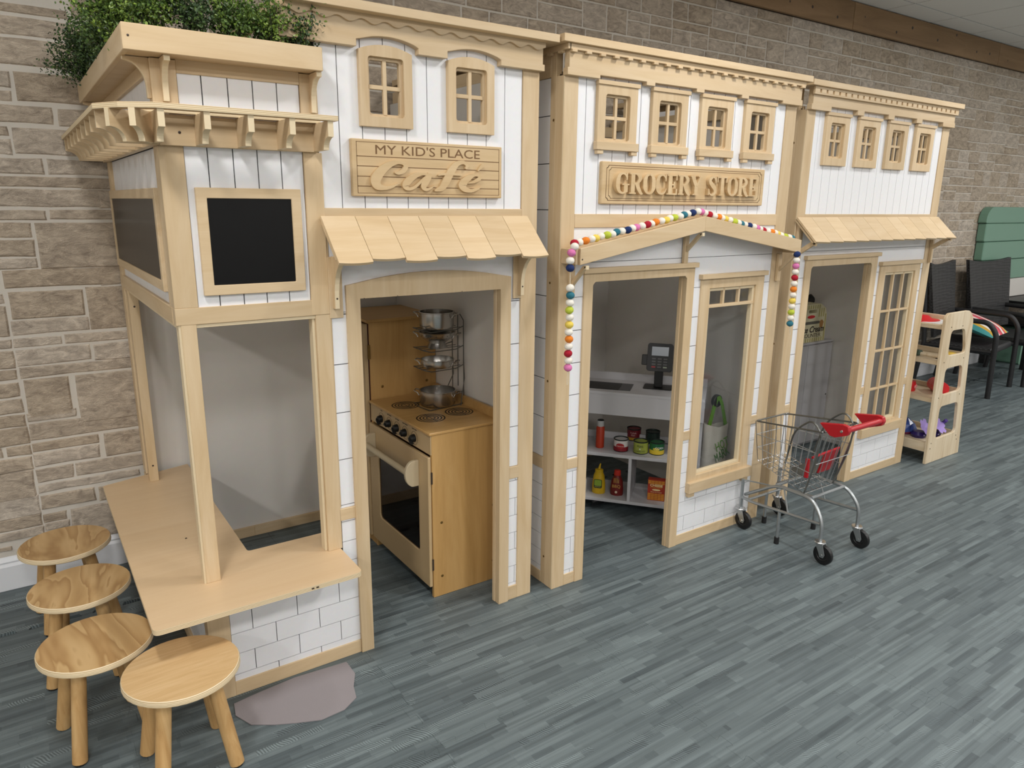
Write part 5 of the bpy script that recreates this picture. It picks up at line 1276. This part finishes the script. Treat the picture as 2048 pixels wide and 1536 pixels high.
MB().prism(rrect(4.21, .843, 4.40, .862, .008), 1, 2.7992, 2.8002).build('banner', plain('ink_grey', (104, 100, 88), .6), t); MB().prism([(4.30 + math.cos(i / 12 * 6.283) * .042, .893 + math.sin(i / 12 * 6.283) * .011) for i in range(12)], 1, 2.7988, 2.8002).build('logo_oval', REDBR, t)
MB().prism([(4.405, .815), (4.435, .815), (4.445, .85), (4.43, .866), (4.41, .866), (4.398, .85)], 1, 2.7990, 2.8002).build('cone_print', plain('cone_brown', (176, 128, 72), .6), t)
tag(MB().lathe([(.0, -.02), (.03, -.02), (.045, 0), (.03, .02), (0, .02)], (4.49, 2.95, .972), 20, axis=1).tube([(4.49, 2.95, .94), (4.49, 2.95, .7235)], .016, 10).build('scoop_stand', BLACK, smooth=True), 'round black knob behind the ice cream carton', 'toy')
# ================================================================ toy shopping cart
t = thing('shopping_cart', 'small metal wire toy shopping cart with red handle parked at the grocery front', 'shopping cart', (3.055, 1.92, 0))
xl, xr_, yf, yr = 2.905, 3.205, 2.15, 1.70
def fillet(pts, r=.03, n=4):
    pts = [Vector(p) for p in pts]; out = [pts[0]]
    for i in range(1, len(pts) - 1):
        a, b, c = pts[i - 1], pts[i], pts[i + 1]; u = (a - b); v = (c - b); rr = min(r, u.length * .45, v.length * .45); u.normalize(); v.normalize()
        for j in range(n + 1):
            q = j / n; out.append(b + u * rr * (1 - q) ** 2 + v * rr * q ** 2)
    return out + [pts[-1]]
tr = .0085
for x, s_ in ((xl, 1), (xr_, -1)):
    MB().tube(fillet([(x, yf + .02, .10), (x, yf + .02, .262)]), tr, 10).build('front_post', ZINC, t, smooth=True)
    MB().tube(fillet([(x, yf + .02, .165), (x, yf - .05, .160), (x, yr + .03, .185)]), tr * .9, 10).build('lower_rail', ZINC, t, smooth=True)
    MB().tube(fillet([(x, yr + .02, .10), (x, yr + .02, .20), (x + s_ * .012, yr + .085, .285), (x + s_ * .02, yf - .16, .285), (x + s_ * .02, yf + .015, .175)], .05, 6), tr, 10).build('frame_tube', ZINC, t, smooth=True)
    MB().tube([(x, 1.945, .17), (x, 1.945, .018)], tr * .9, 10).build('stand_leg', ZINC, t, smooth=True)
    MB().tube([(x, 1.945, .034), (x, 1.945, 0)], .012, 10).build('rubber_foot', RUBBER, t, smooth=True)
    MB().tube([(x, yf + .02, .258), (x + s_ * .03, yf - .08, .262), (x + s_ * .03, yf - .17, .272)], .004, 6).build('brace_wire', ZINC, t, smooth=True)
    MB().tube([(x + s_ * .01, yr + .24, .285), (x, yr + .2, .175)], .004, 6).build('brace_wire', ZINC, t, smooth=True)
for yy in (yf - .16, yr + .1): MB().tube([(xl + .02, yy, .285), (xr_ - .02, yy, .285)], tr * .9, 8).build('cross_tube', ZINC, t, smooth=True)
MB().tube([(3.055, yf - .02, .168), (3.055, yf - .02, .018)], tr * .9, 10).build('stand_leg', ZINC, t, smooth=True); MB().tube([(3.055, yf - .02, .034), (3.055, yf - .02, 0)], .012, 10).build('rubber_foot', RUBBER, t, smooth=True)
MB().tube([(xl, yf - .02, .163), (xr_, yf - .02, .163)], tr * .8, 8).build('cross_tube', ZINC, t, smooth=True)
for x in (xl, xr_):
    for y, dy in ((yf + .02, -.024), (yr + .02, -.022)):
        c = thing_part('caster', t); wy = y + dy
        MB().lathe([(0, .109), (.024, .107), (.026, .103), (.016, .097), (0, .097)], (x, y, 0), 18).build('caster_plate', CHROME, c, smooth=True)
        for s_ in (-1, 1):
            MB().prism([(y + .018, .099), (y - .022, .099), (wy - .015, .052), (wy - .009, .036), (wy + .009, .036), (wy + .015, .052)], 0, x + s_ * .0135 - .0014, x + s_ * .0135 + .0014).build('caster_fork', ZINC, c, .0006)
        bx('caster_yoke', ZINC, c, x - .0148, y - .022, .094, x + .0148, y + .018, .099, .001)
        MB().lathe([(.0, -.009), (.024, -.009), (.026, -.011), (.044, -.010), (.047, -.006), (.047, .006), (.044, .010), (.026, .011), (.024, .009), (0, .009)], (x, wy, .047), 28, axis=0).build('caster_wheel', BLACK, c, smooth=True)
        MB().lathe([(.0, -.017), (.005, -.016), (.006, -.014), (.006, .014), (.005, .016), (0, .017)], (x, wy, .047), 10, axis=0).build('caster_axle', CHROME, c, smooth=True)
# basket
bk = thing_part('basket', t)
top = [Vector((2.935, 2.15, .568)), Vector((3.175, 2.15, .568)), Vector((3.195, 1.775, .612)), Vector((2.915, 1.775, .612))]
bot = [Vector((2.945, 2.125, .365)), Vector((3.165, 2.125, .365)), Vector((3.168, 1.85, .285)), Vector((2.942, 1.85, .285))]
rim = [p for i in range(4) for p in fillet([top[i - 1].lerp(top[i], .5), top[i], top[i].lerp(top[(i + 1) % 4], .5)], .02)[1:-1]]
MB().tube(rim, .0042, 8, closed=True).build('basket_rim', WIRE, bk, smooth=True)
wr = .0019
def L2(a, b, f): return a.lerp(b, f)
mb = MB(); n = 9
for i in range(n + 1): mb.tube([L2(top[0], top[3], i / n), L2(bot[0], bot[3], i / n)], wr, 5); mb.tube([L2(top[1], top[2], i / n), L2(bot[1], bot[2], i / n)], wr, 5)
for f in (.33, .66):
    for a, b in ((0, 3), (1, 2), (0, 1)): mb.tube([L2(top[a], bot[a], f), L2(top[b], bot[b], f)], wr, 5)
mb.build('side_wires', ZINC, bk, smooth=True)
mb = MB(); n = 6
for i in range(n + 1):
    mb.tube(fillet([L2(top[0], top[1], i / n), L2(top[0], top[1], i / n).lerp(L2(bot[0], bot[1], i / n), .86), L2(bot[0], bot[1], i / n), L2(bot[3], bot[2], i / n)], .04), wr, 5)
for i in range(9): mb.tube([L2(bot[0], bot[3], i / 8), L2(bot[1], bot[2], i / 8)], wr, 5)
mb.build('front_and_base_wires', CHROME, bk, smooth=True)
mb = MB()
for i in range(n + 1): mb.tube([L2(top[3], top[2], i / n) + Vector((0, .012, -.03)), L2(bot[3], bot[2], i / n)], wr, 5)
mb.tube([top[3] + Vector((.004, .02, -.16)), top[2] + Vector((-.004, .02, -.16))], wr * 1.2, 5); mb.build('rear_wires', ZINC, bk, smooth=True)
for x_, q_ in ((2.925, 1), (3.185, -1)): MB().tube(fillet([(x_ + q_ * .015, 1.85, .29), (x_, 1.80, .47), (x_, 1.785, .60), (x_, 1.84, .655), (x_ + q_ * .005, 1.93, .58), (x_ + q_ * .02, 1.97, .40)], .05), .0045, 7).build('seat_wire', WIRE, bk, smooth=True)
st_ = thing_part('child_seat', t)
MB().prism([(1.862, .36), (1.872, .36), (1.842, .475), (1.830, .475)], 0, 3.055, 3.158).build('seat_flap', RED, st_, .002)
MB().prism([(1.872, .352), (1.955, .372), (1.953, .380), (1.870, .362)], 0, 2.965, 3.15).build('seat_flap', WIRE, st_, .002)
MB().tube([(2.95, 1.835, .468), (3.16, 1.835, .478)], .006, 8).build('seat_rod', RED, st_, smooth=True); bx('seat_clip', RED, st_, 2.948, 1.85, .36, 2.962, 1.868, .455, .002)
hd_ = thing_part('push_handle', t)
MB().tube([(2.925, 1.672, .648), (3.205, 1.672, .648)], .013, 16).build('handle_bar', RED, hd_, smooth=True)
for x in (2.915, 3.19):
    MB().prism([(1.80, .652), (1.69, .672), (1.662, .668), (1.655, .648), (1.662, .628), (1.72, .604), (1.745, .606)], 0, x, x + .024).build('handle_bracket', RED, hd_, .003)
    MB().lathe([(0, -.003), (.006, -.002), (.007, 0)], (x, 1.69, .640), 12, axis=0).build('handle_bolt', CHROME, hd_, smooth=True)
# ================================================================ toy shelf beside the third shop
t = thing('toy_shelf_rack', 'pale pine four-shelf rack with rounded cut-out end panel beside the shops', 'shelf', (4.86, 2.4, 0))
def end_panel(y):
    o = [(4.672, 0), (5.105, 0), (5.015, .86)] + [(4.915 + .1 * math.cos(a), .876 + .1 * math.sin(a)) for a in [math.radians(6 + 84 * i / 7) for i in range(8)]] + [(4.695 + .045 * math.cos(a), .93 + .045 * math.sin(a)) for a in [math.radians(90 + 86 * i / 6) for i in range(7)]]
    def q(a): return rounded(a, .035, 5)
    hs = [q([(4.755, .155), (5.015, .162), (4.985, .372), (4.75, .372)]), q([(4.752, .448), (4.985, .452), (4.962, .622), (4.745, .62)]), q([(4.745, .702), (4.972, .702), (4.92, .862), (4.745, .862)])]
    MB().prism(o, 1, y, y + .018, holes=hs).build('end_panel', SH, t, .002)
    for x, z in ((4.735, .885), (4.88, .882), (4.71, .665), (4.96, .668), (4.712, .435), (4.985, .425), (4.708, .135), (5.03, .135), (4.705, .10), (5.045, .105)): screw(t, x, y - .0004, z, r=.004)
end_panel(2.122); end_panel(2.78)
SHX = wood('shelf_pine_y', 1, (196, 172, 138), (216, 198, 168), (226, 212, 188), rough=.5, scale=.8)
for z, xb in ((.126, 5.05), (.425, 5.01), (.668, 4.99), (.892, 4.97)):
    bx('shelf_board', SHX, t, 4.70, 2.14, z - .018, xb, 2.78, z, .002); bx('shelf_lip', SHX, t, 4.682, 2.14, z - .05 if z < .2 else z - .022, 4.70, 2.78, z + (.012 if z < .2 else .004), .002); bx('shelf_lip', SHX, t, xb, 2.14, z - .018, xb + .014, 2.78, z + .03, .002)
# things on the shelf
t = thing('red_toy_hat', 'red plastic toy fire helmet on the top shelf of the pine rack', 'toy', (4.84, 2.36, .892))
MB().lathe([(0, .035), (.04, .03), (.06, .012), (.105, .004), (.108, .0), (0, 0)][::-1], (4.84, 2.36, .892), 28, sx=1.1).build('brim', REDBR, t, smooth=True); MB().lathe([(0, .0), (.045, 0), (.05, .04), (.03, .07), (0, .075)], (4.83, 2.44, .905), 20).build('crown', REDBR, t, smooth=True)
tag(bx('paper_sheet', plain('paper', (232, 230, 226), .7), None, 4.74, 2.2, .8925, 4.94, 2.5, .8945, 0), 'white paper under the red toy helmet', 'paper')
t = thing('toy_brush', 'green toy scrubbing brush with pale handle on the rack second shelf', 'brush', (4.78, 2.3, .668))
bx('brush_head', plain('brush_green', (60, 78, 62), .7), t, 4.75, 2.30, .672, 4.80, 2.46, .705, .006); MB().tube([(4.775, 2.31, .685), (4.78, 2.17, .682)], .011, 10).build('brush_handle', SH, t, smooth=True)
tag(MB().lathe([(0, 0), (.04, 0), (.045, .006), (.043, .02), (.02, .026), (0, .026)], (4.945, 2.20, .668), 24).build('yellow_sponge', plain('sponge_yellow', (222, 184, 70), .8, bump=.4)), 'round yellow toy sponge on the rack second shelf', 'sponge')
tag(MB().prism([(4.83, 2.15), (4.97, 2.16), (4.97, 2.20), (4.84, 2.20)], 2, .6685, .674).build('white_card', plain('card_white', (230, 226, 222), .6)), 'white and red card lying flat on the rack second shelf', 'card')
tag(MB().prism([(4.74, 2.15), (4.80, 2.145), (4.83, 2.20), (4.78, 2.21)], 2, .6685, .675).build('dark_scraper', BLACK), 'flat dark toy tool at the front of the rack second shelf', 'toy tool')
t = thing('red_toy_drum', 'red toy drum lying on its side behind the rack end panel', 'toy', (4.9, 2.22, .425))
d0, d1 = Vector((4.835, 2.165, .468)), Vector((4.955, 2.275, .468))
MB().tube([d0, d1], .043, 22).build('drum_body', REDBR, t, smooth=True)
for f in (.55, .68, .92): MB().tube([d0.lerp(d1, f), d0.lerp(d1, f + .04)], .0437, 22, cap=False).build('drum_band', plain('drum_pink', (222, 120, 116), .5), t, smooth=True)
t = thing('red_patterned_cup', 'small red patterned toy tin beside the house on the third shelf', 'toy', (4.80, 2.35, .425))
MB().lathe([(0, 0), (.032, 0), (.036, .03), (.03, .066), (0, .07)], (4.80, 2.35, .425), 20).build('tin_body', REDBR, t, smooth=True)
for a in (3.6, 4.6, 5.4): MB().lathe([(.009, -.001), (.012, 0), (.009, .001)], (4.80 + .036 * math.cos(a), 2.35 + .036 * math.sin(a), .457), 10, axis=1).build('dot_print', plain('dot_pink', (232, 150, 150), .5), t)
pur = plain('purple_gloss', (86, 66, 142), .25); lil = plain('lilac_petal', (164, 140, 210), .45); dkp = plain('deep_purple', (44, 30, 96), .3)
def flower(x, y, z, r, label, tilt):
    t = thing('purple_toy_flower', label, 'toy flower', (x, y, z), 0, 'purple toy flowers on the rack bottom shelf', True)
    for k in range(6):
        a = k * math.pi / 3; d = Vector((math.cos(a), math.sin(a) * math.cos(tilt), math.sin(a) * math.sin(tilt))); w = Vector((-math.sin(a), math.cos(a) * math.cos(tilt), math.cos(a) * math.sin(tilt)))
        up = Vector((0, -math.sin(tilt), math.cos(tilt))); c = Vector((0, 0, r + .012))
        vs = [c, c + d * r * .55 + w * r * .36 + up * .006, c + d * r * .92 + w * r * .2 + up * .01, c + d * r * .92 - w * r * .2 + up * .01, c + d * r * .55 - w * r * .36 + up * .006, c - up * .004]
        MB().add(vs, [(0, 1, 2), (0, 2, 3), (0, 3, 4), (5, 2, 1), (5, 3, 2), (5, 4, 3)]).build('petal', lil, t)
    MB().lathe([(0, 0), (.04, 0), (.05, .02), (.035, .04), (0, .045)], (0, 0.03, 0), 14).build('purple_base', dkp, t, smooth=True)
flower(4.81, 2.225, .126, .062, 'lilac toy flower on a dark purple base by the rack end panel', 1.0); flower(4.915, 2.185, .126, .062, 'lilac toy flower seen through the rack bottom cut-out', .9)
t = thing('blue_foil_bag', 'shiny blue and magenta crinkled bag on the rack bottom shelf', 'bag', (4.82, 2.38, .126))
rb = random.Random(5); mb = MB().lathe([(0, .0), (.06, 0), (.085, .03), (.07, .075), (.03, .1), (0, .105)], (4.82, 2.38, .126), 12, sx=1, sy=1.15); mb.v = [(x + rb.uniform(-.008, .008), y + rb.uniform(-.008, .008), max(.126, z + rb.uniform(-.008, .008))) for x, y, z in mb.v]
for i, f in enumerate(mb.f): mb.m[i] = 1 if sum(mb.v[j][2] for j in f) / len(f) < .16 else 0
mb.build('foil', [plain('foil_blue', (62, 84, 150), .2), plain('foil_magenta', (150, 48, 104), .25)], t)
tag(MB().tube([(4.97, 2.22, .17), (4.985, 2.2, .2), (4.975, 2.17, .235)], .012, 10).build('purple_bottle', pur, smooth=True), 'glossy purple stick toy leaning at the outer end of the bottom shelf', 'toy')
# ================================================================ rattan armchairs
RAT = None
def rattan():
    m, nt, b = newmat('black_rattan'); tc = N(nt, 'ShaderNodeTexCoord')
    mp = N(nt, 'ShaderNodeMapping'); mp.inputs['Rotation'].default_value = (0, math.radians(45), 0); nt.links.new(tc.outputs['Object'], mp.inputs['Vector'])
    c = N(nt, 'ShaderNodeTexChecker'); c.inputs['Scale'].default_value = 52; c.inputs['Color1'].default_value = lin((22, 22, 23)); c.inputs['Color2'].default_value = lin((52, 52, 54)); nt.links.new(mp.outputs[0], c.inputs['Vector'])
    nt.links.new(c.outputs[0], b.inputs['Base Color']); b.inputs['Roughness'].default_value = .5
    bp = N(nt, 'ShaderNodeBump'); bp.inputs['Strength'].default_value = .8; bp.inputs['Distance'].default_value = .004; nt.links.new(c.outputs['Fac'], bp.inputs['Height']); nt.links.new(bp.outputs[0], b.inputs['Normal'])
    return m
RAT = rattan(); FRM = plain('black_frame', (28, 28, 30), .5)
def chair(x, y, rz, label, bw=.27):
    t = thing('rattan_armchair', label, 'chair', (x, y, 0), rz, 'black rattan armchairs by the stone wall', True)
    # local: front = -y, width in x
    vs = []; nu, nv = 6, 6
    def bf(u, v, off):
        w = bw + .05 * v; xx = (u * 2 - 1) * w; yy = .20 + .10 * v + .02 * (1 - (2 * u - 1) ** 2); zz = .46 + .635 * v + .03 * v * v * (2 * u - 1) ** 2
        return (xx, yy + off, zz)
    f1, q1 = sheet(lambda u, v: bf(u, v, 0), nu, nv); f2, q2 = sheet(lambda u, v: bf(u, v, .03), nu, nv)
    mb = MB().add(f1, q1).add(f2, [tuple(reversed(f)) for f in q2]); n1 = (nu + 1) * (nv + 1)
    edge = [i for i in range(nu + 1)] + [(j + 1) * (nu + 1) - 1 for j in range(1, nv + 1)] + [nv * (nu + 1) + i for i in range(nu - 1, -1, -1)] + [j * (nu + 1) for j in range(nv - 1, 0, -1)]
    mb.f += [(edge[(i + 1) % len(edge)], edge[i], n1 + edge[i], n1 + edge[(i + 1) % len(edge)]) for i in range(len(edge))]; mb.m += [0] * len(edge)
    mb.build('backrest', RAT, t)
    bx('seat', RAT, t, -.30, -.27, .37, .30, .24, .43, .015)
    for s_ in (-1, 1):
        MB().tube(fillet([(s_ * .325, -.30, 0), (s_ * .325, -.29, .56), (s_ * .325, -.22, .655), (s_ * .325, .30, .66)], .1, 6), .022, 10).build('front_leg_and_arm', FRM, t, smooth=True)
        MB().tube([(s_ * .30, .32, 0), (s_ * .31, .27, .42), (s_ * .30, .33, .95)], .020, 10).build('rear_leg', FRM, t, smooth=True)
        MB().tube([(s_ * .31, -.28, .40), (s_ * .31, .28, .40)], .018, 8).build('seat_rail', FRM, t, smooth=True)
    return t
chair(7.10, 3.02, .14, 'black woven rattan armchair with arms in front, holding the striped cushion'); chair(7.9, 2.985, -.03, 'black woven rattan armchair with wide backrest standing beside the green pads', .36)
# striped cushion
t = thing('striped_cushion', 'cushion with white, red and yellow stripes on a rattan armchair', 'cushion', (7.16, 3.0, .445), .14, None, True)
cols = [(70, 150, 150), (206, 164, 60), (236, 228, 220), (216, 70, 80), (236, 228, 220), (226, 96, 110), (200, 80, 92), (236, 228, 220), (220, 84, 92), (232, 190, 80), (90, 160, 156)]
mm = [plain('cushion_%d' % i, c, .9, bump=.3) for i, c in enumerate(cols)]
nu, nv = 22, 10
for sgn, nm in ((1, 'cushion_top'), (-1, 'cushion_bottom')):
    def cf(u, v):
        e = (1 - abs(2 * u - 1) ** 3) * (1 - abs(2 * v - 1) ** 3); return ((u - .5) * .50, (v - .5) * .40, .062 + .14 * v + sgn * .06 * e ** .6)
    vs, fs = sheet(cf, nu, nv); mb = MB().add(vs, fs if sgn > 0 else [tuple(reversed(f)) for f in fs]); mb.m = [min(10, (k % nu) // 2) for k in range(len(fs))]
    mb.build(nm, mm, t, smooth=True)
# ================================================================ green folded pads, table
tb_ = thing('dark_side_table', 'low black table under the stack of green pads', 'table', (8.95, 3.2, 0))
bx('table_top', BLACK, tb_, 8.36, 2.98, .66, 9.75, 3.44, .69, .004)
for x in (8.38, 9.68):
    for y in (3.0, 3.38): bx('leg', BLACK, tb_, x, y, 0, x + .05, y + .05, .66, .003)
bx('lower_shelf', BLACK, tb_, 8.38, 3.0, .44, 9.73, 3.43, .47, .003)
GP = plain('green_vinyl', (116, 154, 134), .42); WP = plain('white_vinyl', (214, 210, 204), .5)
def pad(z0, z1, x0, mat, label, rnd=.0, name='foam_pad'):
    p = [(x0, z0 + .008), (x0 + .01, z0), (9.9, z0), (9.9, z1)] + ([(x0 + rnd, z1)] + [(x0 + rnd - rnd * math.sin(a), z1 - (z1 - z0 - .02) * (1 - math.cos(a))) for a in [math.pi / 2 * i / 6 for i in range(1, 7)]] if rnd else [(x0 + .01, z1), (x0, z1 - .008)])
    tag(MB().prism(p, 1, 3.37, 3.45).build(name, mat, bev=.003 if rnd else .008), label, 'foam pad', 'stacked foam pads')
pad(.692, .885, 8.40, WP, 'white foam pad at the bottom of the pad stack'); pad(.889, 1.09, 7.93, GP, 'green foam pad directly on the white pad'); pad(1.094, 1.275, 7.92, GP, 'green foam pad third down from the top of the stack'); pad(1.279, 1.455, 7.905, GP, 'green foam pad just below the rounded top pad'); pad(1.459, 1.615, 7.89, GP, 'rounded green foam pad on top of the stack', .13)
tag(MB().prism(rounded([(8.62, .0), (9.5, .0), (9.5, .39), (8.62, .39)], .03), 1, 3.15, 3.42).build('foam_block', GP, bev=.006), 'green foam block on the floor under the dark table', 'foam pad')
# ceiling lamps are unseen area lights just below the tiles; no housings are built
